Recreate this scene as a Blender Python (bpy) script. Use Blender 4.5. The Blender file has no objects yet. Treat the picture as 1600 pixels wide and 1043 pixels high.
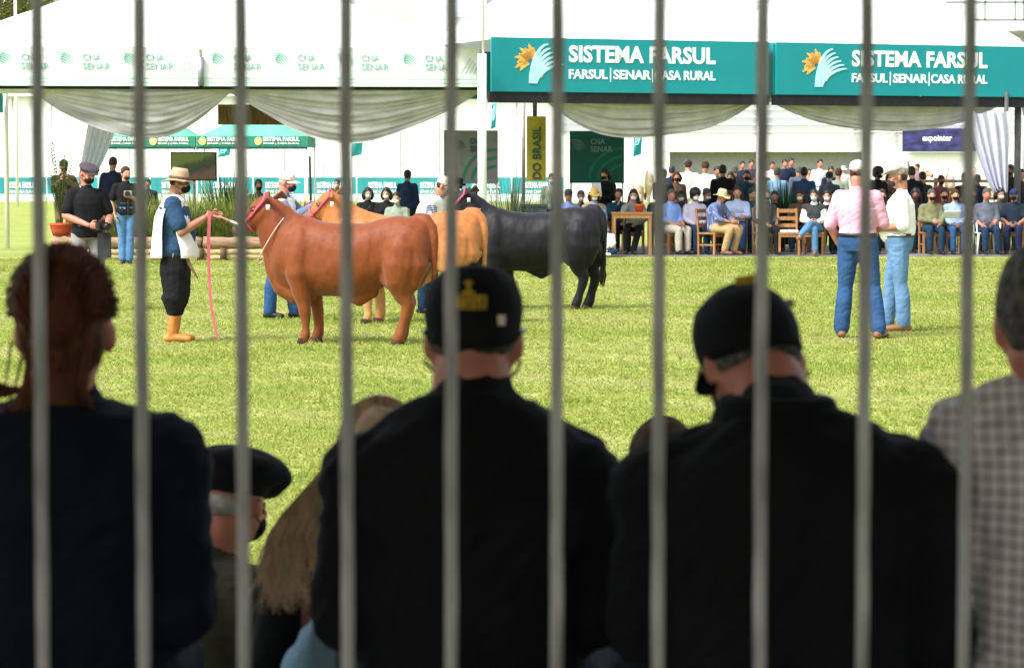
import bpy, bmesh, math, random
import numpy as np
from mathutils import Vector, Matrix, noise
random.seed(7); np.random.seed(7)
SC = bpy.context.scene
C = SC.collection
R = math.radians
PI = math.pi

# ---------------------------------------------------------------- camera, sky, sun, exposure
F = 4300.0; CAMH = 1.70; HZ = 266.0
PITCH = math.atan((521.5 - HZ) / F)
cam_d = bpy.data.cameras.new('camera'); cam = bpy.data.objects.new('camera', cam_d); C.objects.link(cam)
cam.location = (0, 0, CAMH); cam.rotation_euler = (PI / 2 - PITCH, 0, 0)
cam_d.sensor_width = 36; cam_d.lens = 36 * F / 1600
cam_d.clip_start = 0.1; cam_d.clip_end = 3000
cam_d.dof.use_dof = True; cam_d.dof.focus_distance = 29.0; cam_d.dof.aperture_fstop = 8.6
SC.camera = cam
SUN_DIR = Vector((-0.62, -0.50, 0.95)).normalized()
el = math.asin(SUN_DIR.z); az = math.atan2(SUN_DIR.x, SUN_DIR.y)
w = bpy.data.worlds.new('World'); SC.world = w; w.use_nodes = True
nt = w.node_tree; nt.nodes.clear()
sky = nt.nodes.new('ShaderNodeTexSky'); sky.sky_type = 'NISHITA'; sky.sun_disc = False
sky.sun_elevation = el; sky.sun_rotation = az; sky.dust_density = 3.0; sky.air_density = 1.2
hs = nt.nodes.new('ShaderNodeHueSaturation'); hs.inputs['Saturation'].default_value = 0.35
bgn = nt.nodes.new('ShaderNodeBackground'); bgn.inputs['Strength'].default_value = 0.15
wo = nt.nodes.new('ShaderNodeOutputWorld')
nt.links.new(sky.outputs[0], hs.inputs['Color']); nt.links.new(hs.outputs[0], bgn.inputs[0]); nt.links.new(bgn.outputs[0], wo.inputs[0])
sun_d = bpy.data.lights.new('sun', 'SUN'); sun_d.energy = 2.2; sun_d.angle = R(18); sun_d.color = (1, .975, .93)
sun = bpy.data.objects.new('sun', sun_d); C.objects.link(sun)
sun.rotation_euler = SUN_DIR.to_track_quat('Z', 'Y').to_euler()
SC.view_settings.view_transform = 'Standard'; SC.view_settings.look = 'None'
SC.view_settings.exposure = 1.27; SC.view_settings.gamma = 1
SC.view_settings.use_curve_mapping = False

# ---------------------------------------------------------------- projection helpers (photo pixel -> place)
cp, sp_ = math.cos(PITCH), math.sin(PITCH)
def W(px, py, d):
    x = (px - 800) / F; u = (521.5 - py) / F
    v = Vector((x, cp + u * sp_, -sp_ + u * cp))
    v *= d / v.y
    return Vector((v.x, v.y, v.z + CAMH))
def XX(px, d, z=1.0):
    return (px - 800) / F * (d * cp + (CAMH - z) * sp_)

# ---------------------------------------------------------------- materials
_M = {}
def mat(name, col, rough=.85, var=.25, scale=6.0, bump=0.0, bscale=40.0, spec=.3, metal=0.0, col2=None, trans=0.0, stretch=None, thr=(.35, .65)):
    if name in _M: return _M[name]
    m = bpy.data.materials.new(name); m.use_nodes = True; _M[name] = m
    n = m.node_tree.nodes; l = m.node_tree.links
    b = n['Principled BSDF']
    b.inputs['Roughness'].default_value = rough; b.inputs['Metallic'].default_value = metal
    b.inputs['Specular IOR Level'].default_value = spec
    tc = n.new('ShaderNodeTexCoord'); src = tc.outputs['Object']
    if stretch:
        mp = n.new('ShaderNodeMapping'); mp.inputs['Scale'].default_value = stretch; l.new(src, mp.inputs[0]); src = mp.outputs[0]
    nz = n.new('ShaderNodeTexNoise'); nz.inputs['Scale'].default_value = scale; nz.inputs['Detail'].default_value = 5
    l.new(src, nz.inputs['Vector'])
    rp = n.new('ShaderNodeValToRGB'); rp.color_ramp.elements[0].position = thr[0]; rp.color_ramp.elements[1].position = thr[1]
    c = Vector(col[:3]); c2 = Vector(col2) if col2 else c * (1 + var); c1 = c if col2 else c * (1 - var)
    rp.color_ramp.elements[0].color = (*c1, 1); rp.color_ramp.elements[1].color = (*[min(1, x) for x in c2], 1)
    l.new(nz.outputs[0], rp.inputs[0]); l.new(rp.outputs[0], b.inputs['Base Color'])
    if bump:
        nb = n.new('ShaderNodeTexNoise'); nb.inputs['Scale'].default_value = bscale; nb.inputs['Detail'].default_value = 4
        l.new(src, nb.inputs['Vector'])
        bp = n.new('ShaderNodeBump'); bp.inputs['Strength'].default_value = bump; bp.inputs['Distance'].default_value = .02
        l.new(nb.outputs[0], bp.inputs['Height']); l.new(bp.outputs[0], b.inputs['Normal'])
    if trans:
        tr = n.new('ShaderNodeBsdfTranslucent'); l.new(rp.outputs[0], tr.inputs[0])
        mx = n.new('ShaderNodeMixShader'); mx.inputs[0].default_value = trans
        l.new(b.outputs[0], mx.inputs[1]); l.new(tr.outputs[0], mx.inputs[2]); l.new(mx.outputs[0], n['Material Output'].inputs[0])
    return m
def cloth(name, col, var=.22, **k):
    return mat(name, col, rough=.9, var=var, scale=7, bump=.35, bscale=26, spec=.15, **k)
def plaid(name, base, line, sc=14.0, wdt=.3, vertical=True):
    if name in _M: return _M[name]
    m = bpy.data.materials.new(name); m.use_nodes = True; _M[name] = m
    n = m.node_tree.nodes; l = m.node_tree.links; b = n['Principled BSDF']; b.inputs['Roughness'].default_value = .9
    b.inputs['Specular IOR Level'].default_value = .15
    tc = n.new('ShaderNodeTexCoord'); nz = n.new('ShaderNodeTexNoise'); nz.inputs['Scale'].default_value = 4.0
    l.new(tc.outputs['Object'], nz.inputs['Vector'])
    ds = n.new('ShaderNodeVectorMath'); ds.operation = 'MULTIPLY_ADD'; ds.inputs[1].default_value = (.03, .03, .03)
    l.new(nz.outputs['Color'], ds.inputs[0]); l.new(tc.outputs['Object'], ds.inputs[2])
    prev = None
    mixn = n.new('ShaderNodeMix'); mixn.data_type = 'RGBA'
    outs = []
    for ax in ('X', 'Z'):
        wv = n.new('ShaderNodeTexWave'); wv.bands_direction = ax; wv.inputs['Scale'].default_value = sc; l.new(ds.outputs[0], wv.inputs[0])
        rp = n.new('ShaderNodeValToRGB'); rp.color_ramp.elements[0].position = 1 - wdt - .15; rp.color_ramp.elements[1].position = 1 - wdt + .1
        l.new(wv.outputs[0], rp.inputs[0]); outs.append(rp)
    ad = n.new('ShaderNodeMath'); ad.operation = 'ADD'; l.new(outs[0].outputs[0], ad.inputs[0]); l.new(outs[1].outputs[0], ad.inputs[1])
    hf = n.new('ShaderNodeMath'); hf.operation = 'MULTIPLY'; hf.inputs[1].default_value = .5; l.new(ad.outputs[0], hf.inputs[0])
    l.new(hf.outputs[0], mixn.inputs[0]); mixn.inputs[6].default_value = (*base, 1); mixn.inputs[7].default_value = (*line, 1)
    l.new(mixn.outputs[2], b.inputs['Base Color'])
    return m

# ---------------------------------------------------------------- geometry collector
def frame_from(t):
    t = t.normalized(); a = Vector((0, 0, 1)) if abs(t.z) < .9 else Vector((0, 1, 0))
    x = a.cross(t).normalized(); y = t.cross(x).normalized()
    return x, y
class G:
    def __init__(s): s.v = []; s.f = []
    def add(s, vs, fs):
        k = len(s.v); s.v.extend([tuple(p) for p in vs]); s.f.extend([tuple(i + k for i in f) for f in fs])
    def box(s, c, size, M=None):
        c = Vector(c); x, y, z = [q / 2 for q in size]
        vs = [Vector((sx * x, sy * y, sz * z)) for sz in (-1, 1) for sy in (-1, 1) for sx in (-1, 1)]
        if M is not None: vs = [M @ v for v in vs]
        s.add([v + c for v in vs], [(0, 2, 3, 1), (4, 5, 7, 6), (0, 1, 5, 4), (2, 6, 7, 3), (0, 4, 6, 2), (1, 3, 7, 5)])
    def ring_loft(s, rings, cap=True):
        n = len(rings[0]); vs = [p for r in rings for p in r]; fs = []
        for i in range(len(rings) - 1):
            for j in range(n):
                k = (j + 1) % n
                fs.append((i * n + j, i * n + k, (i + 1) * n + k, (i + 1) * n + j))
        if cap:
            fs.append(tuple(range(n))[::-1]); fs.append(tuple((len(rings) - 1) * n + j for j in range(n)))
        s.add(vs, fs)
    def tube(s, pts, rads, n=10, rnd=True, flat=None, cap=True):
        """round or elliptic tube through pts; flat=(axis, k): squash along the axis"""
        pts = [Vector(p) for p in pts]
        if not hasattr(rads, '__len__'): rads = [rads] * len(pts)
        rads = list(rads)
        if rnd:
            t0 = (pts[0] - pts[1]).normalized(); t1 = (pts[-1] - pts[-2]).normalized()
            P = [pts[0] + t0 * rads[0] * .92, pts[0] + t0 * rads[0] * .6] + pts + [pts[-1] + t1 * rads[-1] * .6, pts[-1] + t1 * rads[-1] * .92]
            rads = [rads[0] * .35, rads[0] * .8] + rads + [rads[-1] * .8, rads[-1] * .35]; pts = P
        rings = []; px = None
        for i, p in enumerate(pts):
            a = pts[max(0, i - 1)]; b = pts[min(len(pts) - 1, i + 1)]
            t = (b - a).normalized() if (b - a).length > 1e-9 else Vector((0, 0, 1))
            if px is None: x, y = frame_from(t)
            else:
                x = (px - t * px.dot(t)).normalized(); y = t.cross(x).normalized()
            px = x; ring = []
            for j in range(n):
                an = 2 * PI * j / n
                o = x * math.cos(an) * rads[i] + y * math.sin(an) * rads[i]
                if flat:
                    ax = Vector(flat[0]); o = o + ax * (o.dot(ax) * (flat[1] - 1))
                ring.append(p + o)
            rings.append(ring)
        s.ring_loft(rings, cap)
    def ell(s, c, r, M=None, nu=14, nv=9):
        c = Vector(c); vs = [Vector((0, 0, r[2]))]; fs = []
        for i in range(1, nv):
            th = PI * i / nv
            for j in range(nu):
                a = 2 * PI * j / nu
                vs.append(Vector((r[0] * math.sin(th) * math.cos(a), r[1] * math.sin(th) * math.sin(a), r[2] * math.cos(th))))
        vs.append(Vector((0, 0, -r[2])))
        for j in range(nu): fs.append((0, 1 + j, 1 + (j + 1) % nu))
        for i in range(nv - 2):
            for j in range(nu):
                k = (j + 1) % nu; a = 1 + i * nu
                fs.append((a + j, a + nu + j, a + nu + k, a + k))
        last = len(vs) - 1; a = 1 + (nv - 2) * nu
        for j in range(nu): fs.append((last, a + (j + 1) % nu, a + j))
        if M is not None: vs = [M @ v for v in vs]
        s.add([v + c for v in vs], fs)
    def lathe(s, prof, n=20, M=None, c=(0, 0, 0), zmod=None, cap=True, rmod=None):
        rings = []
        for r, z in prof:
            ring = []
            for j in range(n):
                a = 2 * PI * j / n
                rr = r * (rmod(a) if rmod else 1)
                v = Vector((rr * math.cos(a), rr * math.sin(a), z + (zmod(a, r) if zmod else 0)))
                if M is not None: v = M @ v
                ring.append(v + Vector(c))
            rings.append(ring)
        s.ring_loft(rings, cap)
    def xf(s, M):
        s.v = [tuple(M @ Vector(p)) for p in s.v]; return s
    def join(s, g): s.add(g.v, g.f)
    def mesh(s, name, smooth=True):
        me = bpy.data.meshes.new(name); me.from_pydata(s.v, [], s.f)
        if smooth: me.polygons.foreach_set('use_smooth', [True] * len(me.polygons))
        me.update(); return me
def link(name, me, m=None, parent=None, label=None, M=None):
    o = bpy.data.objects.new(name, me); C.objects.link(o)
    if m is not None: me.materials.append(m)
    if parent is not None: o.parent = parent
    if label: o['label'] = label
    if M is not None: o.matrix_local = M
    return o
def part(name, g, m, parent, smooth=True, label=None):
    return link(name, g.mesh(name, smooth), m, parent, label)
def thing(name, label, cat, loc=(0, 0, 0), rz=0, group=None):
    o = bpy.data.objects.new(name, None); C.objects.link(o); o.location = loc; o.rotation_euler = (0, 0, rz); o.empty_display_size = .1
    o['label'] = label; o['category'] = cat
    if group: o['group'] = group
    return o
def tag(o, label, cat, group=None):
    o['label'] = label; o['category'] = cat
    if group: o['group'] = group
    return o
def struct(name, g, m, smooth=False):
    o = link(name, g.mesh(name, smooth), m); o['kind'] = 'structure'; return o
def dup(root, loc, rz, label, group=None):
    r = root.copy(); C.objects.link(r); r.location = loc; r.rotation_euler = (0, 0, rz); r['label'] = label
    if group: r['group'] = group
    for ch in list(root.children):
        c = ch.copy(); C.objects.link(c); c.parent = r
        for gch in ch.children:
            d = gch.copy(); C.objects.link(d); d.parent = c
    return r
TMP = bpy.data.scenes.new('tmp')
def evalmesh(o):
    TMP.collection.objects.link(o)
    with bpy.context.temp_override(scene=TMP, view_layer=TMP.view_layers[0]):
        dg = bpy.context.evaluated_depsgraph_get(); dg.update()
    me = bpy.data.meshes.new_from_object(o.evaluated_get(dg), depsgraph=dg)
    d = o.data; bpy.data.objects.remove(o)
    if isinstance(d, bpy.types.Mesh): bpy.data.meshes.remove(d)
    else: bpy.data.curves.remove(d)
    me.polygons.foreach_set('use_smooth', [True] * len(me.polygons))
    return me
def remesh(g, vox, it=3, fac=.5):
    o = bpy.data.objects.new('tmp', g.mesh('tmp'))
    m = o.modifiers.new('r', 'REMESH'); m.mode = 'VOXEL'; m.voxel_size = vox
    s = o.modifiers.new('s', 'SMOOTH'); s.iterations = it; s.factor = fac
    return evalmesh(o)
def append(me, g):
    n = len(me.vertices); co = np.empty(n * 3, np.float32); me.vertices.foreach_get('co', co)
    fs = [tuple(p.vertices) for p in me.polygons] + [tuple(i + n for i in f) for f in g.f]
    vs = list(map(tuple, co.reshape(-1, 3))) + g.v
    bpy.data.meshes.remove(me)
    m2 = bpy.data.meshes.new('body'); m2.from_pydata(vs, [], fs); m2.polygons.foreach_set('use_smooth', [True] * len(m2.polygons)); m2.update()
    return m2
def wrinkle(me, amp, fr=(13, 13, 24), seed=0.0, soft=False):
    """cloth folds: displace along the normal"""
    n = len(me.vertices); co = np.empty(n * 3, np.float32); no = np.empty(n * 3, np.float32)
    me.vertices.foreach_get('co', co); me.vertex_normals.foreach_get('vector', no)
    co = co.reshape(-1, 3); no = no.reshape(-1, 3)
    q = np.stack([co[:, 0] * fr[0] + seed, co[:, 1] * fr[1], co[:, 2] * fr[2] + co[:, 0] * 16 - co[:, 1] * 9], 1)
    nf = noise.noise
    k = np.array([.35 - 1.3 * abs(nf(p)) + .5 * nf((p[0] * .4 + 9, p[1] * .4, p[2] * .4)) for p in q.tolist()], np.float32)
    if soft: k = np.array([nf((a_ * fr[0] + seed, b_ * fr[1], c_ * fr[2])) + .4 * nf((a_ * fr[0] * 2.3, b_ * fr[1] * 2.3 + seed, c_ * fr[2] * 2.3)) for a_, b_, c_ in co.tolist()], np.float32)
    me.vertices.foreach_set('co', (co + no * (amp * k)[:, None]).ravel())
    me.update(); return me
def text_mesh(s, width=None, height=None, bold=.02, depth=.012, space=1.0):
    cu = bpy.data.curves.new('t', 'FONT'); cu.body = s; cu.offset = bold; cu.extrude = depth; cu.space_character = space; cu.resolution_u = 3
    o = bpy.data.objects.new('t', cu); me = evalmesh(o)
    co = np.empty(len(me.vertices) * 3, np.float32); me.vertices.foreach_get('co', co); co = co.reshape(-1, 3)
    lo = co.min(0); hi = co.max(0); e = hi - lo
    sx = (width / e[0]) if width else height / e[1]; sy = (height / e[1]) if height else sx
    co[:, 0] = (co[:, 0] - lo[0]) * sx; co[:, 1] = (co[:, 1] - lo[1]) * sy; co[:, 2] *= 1
    out = np.stack([co[:, 0], -co[:, 2], co[:, 1]], 1)   # lies in xz, faces -y
    me.vertices.foreach_set('co', out.astype(np.float32).ravel()); me.update()
    me.polygons.foreach_set('use_smooth', [False] * len(me.polygons))
    return me
def ribbon(g, pts, wid, y=-.006):
    """flat stroke in the xz plane facing -y, tapering widths, with a little thickness"""
    pts = [Vector((p[0], 0, p[1])) for p in pts]; n = len(pts)
    A = []; B = []
    for i, p in enumerate(pts):
        t = (pts[min(n - 1, i + 1)] - pts[max(0, i - 1)]).normalized(); nn = Vector((-t.z, 0, t.x))
        ww = wid[i] if hasattr(wid, '__len__') else wid
        A.append(p + nn * ww / 2); B.append(p - nn * ww / 2)
    vs = [a + Vector((0, y, 0)) for a in A] + [b + Vector((0, y, 0)) for b in B] + A + B; fs = []
    for i in range(n - 1):
        fs += [(i, n + i, n + i + 1, i + 1), (i, i + 1, 2 * n + i + 1, 2 * n + i), (n + i, 3 * n + i, 3 * n + i + 1, n + i + 1)]
    g.add(vs, fs)
# ---------------------------------------------------------------- setting: ground, slab, unseen shade roof
def grass_mat():
    m = bpy.data.materials.new('lawn'); m.use_nodes = True; n = m.node_tree.nodes; l = m.node_tree.links
    b = n['Principled BSDF']; b.inputs['Roughness'].default_value = .95; b.inputs['Specular IOR Level'].default_value = .1
    tc = n.new('ShaderNodeTexCoord')
    a = n.new('ShaderNodeTexNoise'); a.inputs['Scale'].default_value = .9; a.inputs['Detail'].default_value = 8; a.inputs['Roughness'].default_value = .7
    c = n.new('ShaderNodeTexNoise'); c.inputs['Scale'].default_value = 14; c.inputs['Detail'].default_value = 6
    for x in (a, c): l.new(tc.outputs['Object'], x.inputs['Vector'])
    r1 = n.new('ShaderNodeValToRGB'); e = r1.color_ramp.elements
    e[0].position = .36; e[0].color = (.19, .255, .05, 1); e[1].position = .68; e[1].color = (.34, .335, .14, 1)
    k = r1.color_ramp.elements.new(.52); k.color = (.255, .295, .07, 1)
    l.new(a.outputs[0], r1.inputs[0])
    r2 = n.new('ShaderNodeValToRGB'); r2.color_ramp.elements[0].position = .3; r2.color_ramp.elements[0].color = (.72, .72, .72, 1)
    r2.color_ramp.elements[1].position = .7; r2.color_ramp.elements[1].color = (1.2, 1.2, 1.15, 1); l.new(c.outputs[0], r2.inputs[0])
    mx = n.new('ShaderNodeMix'); mx.data_type = 'RGBA'; mx.blend_type = 'MULTIPLY'; mx.inputs[0].default_value = 1
    l.new(r1.outputs[0], mx.inputs[6]); l.new(r2.outputs[0], mx.inputs[7]); l.new(mx.outputs[2], b.inputs['Base Color'])
    return m
g = G(); g.add([(-900, -60, 0), (900, -60, 0), (900, 1500, 0), (-900, 1500, 0)], [(0, 1, 2, 3)])
ground = struct('ground', g, grass_mat())
def blades_mat():
    m = bpy.data.materials.new('grass_blades'); m.use_nodes = True; n = m.node_tree.nodes; l = m.node_tree.links
    b = n['Principled BSDF']; b.inputs['Roughness'].default_value = .8; b.inputs['Specular IOR Level'].default_value = .12
    at = n.new('ShaderNodeAttribute'); at.attribute_name = 'tint'
    l.new(at.outputs['Color'], b.inputs['Base Color'])
    tr = n.new('ShaderNodeBsdfTranslucent'); l.new(at.outputs['Color'], tr.inputs[0]); mx = n.new('ShaderNodeMixShader'); mx.inputs[0].default_value = .5
    l.new(b.outputs[0], mx.inputs[1]); l.new(tr.outputs[0], mx.inputs[2]); l.new(mx.outputs[0], n['Material Output'].inputs[0])
    return m
def lawn():
    N = 250000
    u = np.random.rand(N)
    d = 7.5 * (53.0 / 7.5) ** (u ** .9)
    x = (np.random.rand(N) * 2 - 1) * (.186 * d * 1.12 + 2.6)
    pts = np.stack([x, d], 1)
    # patchiness
    def fbm(p, s):
        return (np.sin(p[:, 0] * s + 1.3 * np.sin(p[:, 1] * s * .7 + 2)) + np.sin(p[:, 1] * s * 1.1 + 1.7 * np.sin(p[:, 0] * s * .8)) + .7 * np.sin((p[:, 0] + p[:, 1]) * s * 2.3 + np.sin(p[:, 0] * s * 3))) / 2.7
    q = .7 * fbm(pts, 1.1) + .45 * fbm(pts + 31, 3.7) + .22 * np.random.randn(N)
    t = np.clip((q + .9) / 1.8, 0, 1)[:, None]
    lush = np.array([.23, .315, .055]); mid = np.array([.335, .375, .085]); dry = np.array([.46, .43, .21])
    col = np.where(t < .5, lush + (mid - lush) * t * 2, mid + (dry - mid) * (t * 2 - 1))
    hgt = (.010 + .016 * np.random.rand(N)) * (1.25 - .6 * t[:, 0]) * (.85 + d / 60)
    bare = (fbm(pts + 50, .55) + .6 * fbm(pts + 90, 1.9)) > .82
    col = np.where(bare[:, None], col * .55 + np.array([.40, .34, .17]) * .45, col)
    col = col * .68 + np.array([.32, .355, .095]) * .32
    clump = fbm(pts + 7, 2.6) + fbm(pts + 3, 6.3) * .6 > 1.05
    hgt = np.where(bare, hgt * .6, np.where(clump, hgt * 2.3, hgt))
    wid = .004 + .00022 * d
    K = 3
    V = []; Fc = []; Cc = []
    base = np.repeat(np.stack([x, d, np.zeros(N)], 1), K, 0)
    M = N * K
    base[:, :2] += np.random.randn(M, 2) * .02
    a = np.random.rand(M) * 2 * PI; lean = .3 + np.random.rand(M) * 1.2
    H = np.repeat(hgt, K) * (.6 + .7 * np.random.rand(M)); Wd = np.repeat(wid, K)
    dirv = np.stack([np.cos(a), np.sin(a), np.zeros(M)], 1); perp = np.stack([-np.sin(a), np.cos(a), np.zeros(M)], 1)
    tip = base + dirv * (H * lean)[:, None] + np.array([0, 0, 1.0]) * H[:, None]
    v = np.empty((M, 3, 3)); v[:, 0] = base - perp * Wd[:, None]; v[:, 1] = base + perp * Wd[:, None]; v[:, 2] = tip
    me = bpy.data.meshes.new('grass')
    me.vertices.add(M * 3); me.vertices.foreach_set('co', v.astype(np.float32).ravel())
    me.loops.add(M * 3); me.loops.foreach_set('vertex_index', np.arange(M * 3, dtype=np.int32))
    me.polygons.add(M); me.polygons.foreach_set('loop_start', np.arange(0, M * 3, 3, dtype=np.int32)); me.polygons.foreach_set('loop_total', np.full(M, 3, np.int32))
    ca = me.color_attributes.new('tint', 'FLOAT_COLOR', 'POINT')
    cc = np.ones((M, 3, 4), np.float32); jit = (.88 + .24 * np.random.rand(M))[:, None, None]
    cc[:, :, :3] = np.repeat(col, K, 0)[:, None, :] * jit
    ca.data.foreach_set('color', cc.ravel()); me.update(); me.validate()
    o = link('grass', me, blades_mat()); o['kind'] = 'stuff'; o['label'] = 'short yellow green grass of the show ring'; o['category'] = 'grass'
lawn()

white = mat('tent_white', (.82, .82, .80), rough=.6, var=.03, scale=2, spec=.3)
white_cloth = mat('white_pvc', (.80, .83, .81), rough=.55, var=.03, scale=1.5, trans=.12)
mint = mat('mint_band', (.55, .74, .66), rough=.6, var=.03)
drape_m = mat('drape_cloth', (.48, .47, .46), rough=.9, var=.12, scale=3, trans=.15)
curtain_m = mat('curtain_cloth', (.70, .71, .82), rough=.9, var=.12, scale=5, trans=.45, stretch=(6, 6, .6))
black_m = mat('dark_gap', (.012, .014, .016), rough=.8, var=.3)  # near-black; on the tents it stands in for shaded gaps
galv = mat('galvanised_steel', (.375, .345, .385), rough=.55, metal=.1, var=.38, scale=28, bump=.2, bscale=80, spec=.5, stretch=(1, 1, .25))
steel = mat('grey_steel', (.30, .31, .32), rough=.5, metal=.5, var=.15)
pole_m = mat('white_pole', (.78, .77, .75), rough=.5, var=.06, scale=4)
teal = mat('teal_print', (.006, .235, .265), rough=.55, var=.04, scale=1.2)
teal2 = mat('teal_flag', (.05, .42, .45), rough=.7, var=.12, scale=3, trans=.3)
dgreen = mat('dark_green_print', (.005, .085, .07), rough=.6, var=.08, scale=2)
lgreen = mat('light_green_print', (.02, .19, .11), rough=.6, var=.1)
print_white = mat('white_lettering', (.86, .87, .86), rough=.6, var=.02)
print_green = mat('green_lettering', (.16, .47, .37), rough=.6, var=.06)
print_grey = mat('grey_lettering', (.30, .48, .46), rough=.6, var=.06)
orange_p = mat('orange_print', (.80, .42, .10), rough=.6, var=.1)
cyan_p = mat('pale_cyan_print', (.42, .74, .80), rough=.6, var=.08)
concrete = mat('concrete', (.34, .33, .31), rough=.9, var=.2, scale=5, bump=.3)
wood_lt = mat('chair_wood', (.30, .145, .055), rough=.5, var=.25, scale=5, stretch=(8, 8, 1))
wood_dk = mat('dark_wood', (.10, .055, .028), rough=.6, var=.3, scale=5, stretch=(6, 6, 1))
log_m = mat('log_bark', (.26, .17, .10), rough=.9, var=.35, scale=8, bump=.5, bscale=20, stretch=(.4, 3, 3))
hay_m = mat('sawn_log', (.42, .33, .17), rough=.95, var=.3, scale=9, bump=.5, bscale=25, stretch=(.5, 3, 3))

g = G(); g.box((8.4, 57.75, .012), (18.4, 7.1, .024)); pv = struct('pavement', g, mat('paving_grey', (.17, .165, .16), rough=.9, var=.3, scale=3, bump=.3))

def stand_shade():  # unseen roof added to shade the spectators; height set for the light level
    t = thing('shade_roof', 'unseen corrugated roof presumed over the spectators, added for their shade, on steel posts', 'roof', (0, 0, 0))
    g = G(); n = 60
    for i in range(n):
        x0 = -24 + 48 * i / n; x1 = x0 + 48 / n
        g.box(((x0 + x1) / 2, -.9, 4.3 + (.02 if i % 2 else 0)), (48 / n, 14.8, .06))
    part('roof_sheet', g, mat('roof_sheeting', (.22, .22, .225), rough=.7, var=.1), t, False)
    for x in (-12.0, -4.6, 4.6, 12.0):
        for y in (-7.6, 6.2):
            g = G(); g.tube([(x, y, 0), (x, y, 4.25)], .07, rnd=False); part('post', g, steel, t)
    return t
stand_shade()
def fence():
    t = thing('metal_fence', 'grey steel fence of round vertical bars in front of everything', 'fence', (0, 3.2, 0))
    px = [62.5, 221.5, 379.5, 541.5, 703, 869.5, 1029, 1188.5, 1351, 1509]
    xs = [XX(p, 3.2, 1.45) for p in px]
    sp = (xs[-1] - xs[0]) / 9
    xs = [xs[0] - sp * k for k in range(6, 0, -1)] + xs + [xs[-1] + sp * k for k in range(1, 7)]
    me = None
    for i, x in enumerate(xs):
        if me is None:
            g = G(); pts = [(0, 0, .12)]; z = .12
            while z < 2.3: z += .06; pts.append((random.gauss(0, .0004), random.gauss(0, .0004), z))
            g.tube(pts, [.0076 + random.gauss(0, .00016) for _ in pts], n=14, rnd=False)
            me = g.mesh('bar'); me.materials.append(galv)
        o = bpy.data.objects.new('bar', me); C.objects.link(o); o.parent = t; o.location = (x, 0, 0)
        o.rotation_euler = (0, random.gauss(0, .0015), random.random() * 6)
    for z in (.14, 2.28):
        g = G(); g.box((0, 0, z), (xs[-1] - xs[0] + .2, .035, .045)); part('rail', g, galv, t, False)
    for x in (xs[0] - .1, xs[-1] + .1):
        g = G(); g.tube([(x, 0, 0), (x, 0, 2.4)], .03, rnd=False); part('post', g, galv, t)
fence()

# ---------------------------------------------------------------- far buildings
def pavilion():
    d = 178
    wallm = mat('pavilion_white', (.80, .80, .80), rough=.7, var=.03, scale=.3, stretch=(1, 1, 3))
    t = thing('white_pavilion', 'long blank white pavilion behind the teal hoarding', 'building', (0, d, 0))
    x0 = XX(-220, d); x1 = XX(868, d); n = 18; wd = (x1 - x0) / n; me = None
    for i in range(n):
        if me is None:
            g = G(); g.box((0, 0, 3.2), (wd - .05, .3, 6.4)); me = g.mesh('wall_panel', False); me.materials.append(wallm)
        o = bpy.data.objects.new('wall_panel', me); C.objects.link(o); o.parent = t; o.location = (x0 + wd * (i + .5), 0, 0)
    g = G(); g.box(((x0 + x1) / 2, 5, 3.2), (x1 - x0, 9.6, 6.3)); part('body', g, wallm, t, False)
    g = G()
    g.add([(x0 - .4, -.6, 6.45), (x1 + .4, -.6, 6.45), (x1 + .4, 11, 8.6), (x0 - .4, 11, 8.6), (x0 - .4, -.6, 6.6), (x1 + .4, -.6, 6.6), (x1 + .4, 11, 8.75), (x0 - .4, 11, 8.75)],
          [(0, 1, 5, 4), (4, 5, 6, 7), (0, 3, 2, 1), (0, 4, 7, 3), (1, 2, 6, 5), (2, 3, 7, 6)])
    part('roof', g, mat('pavilion_roof', (.7, .7, .7), var=.05), t, False)
pavilion()
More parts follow.
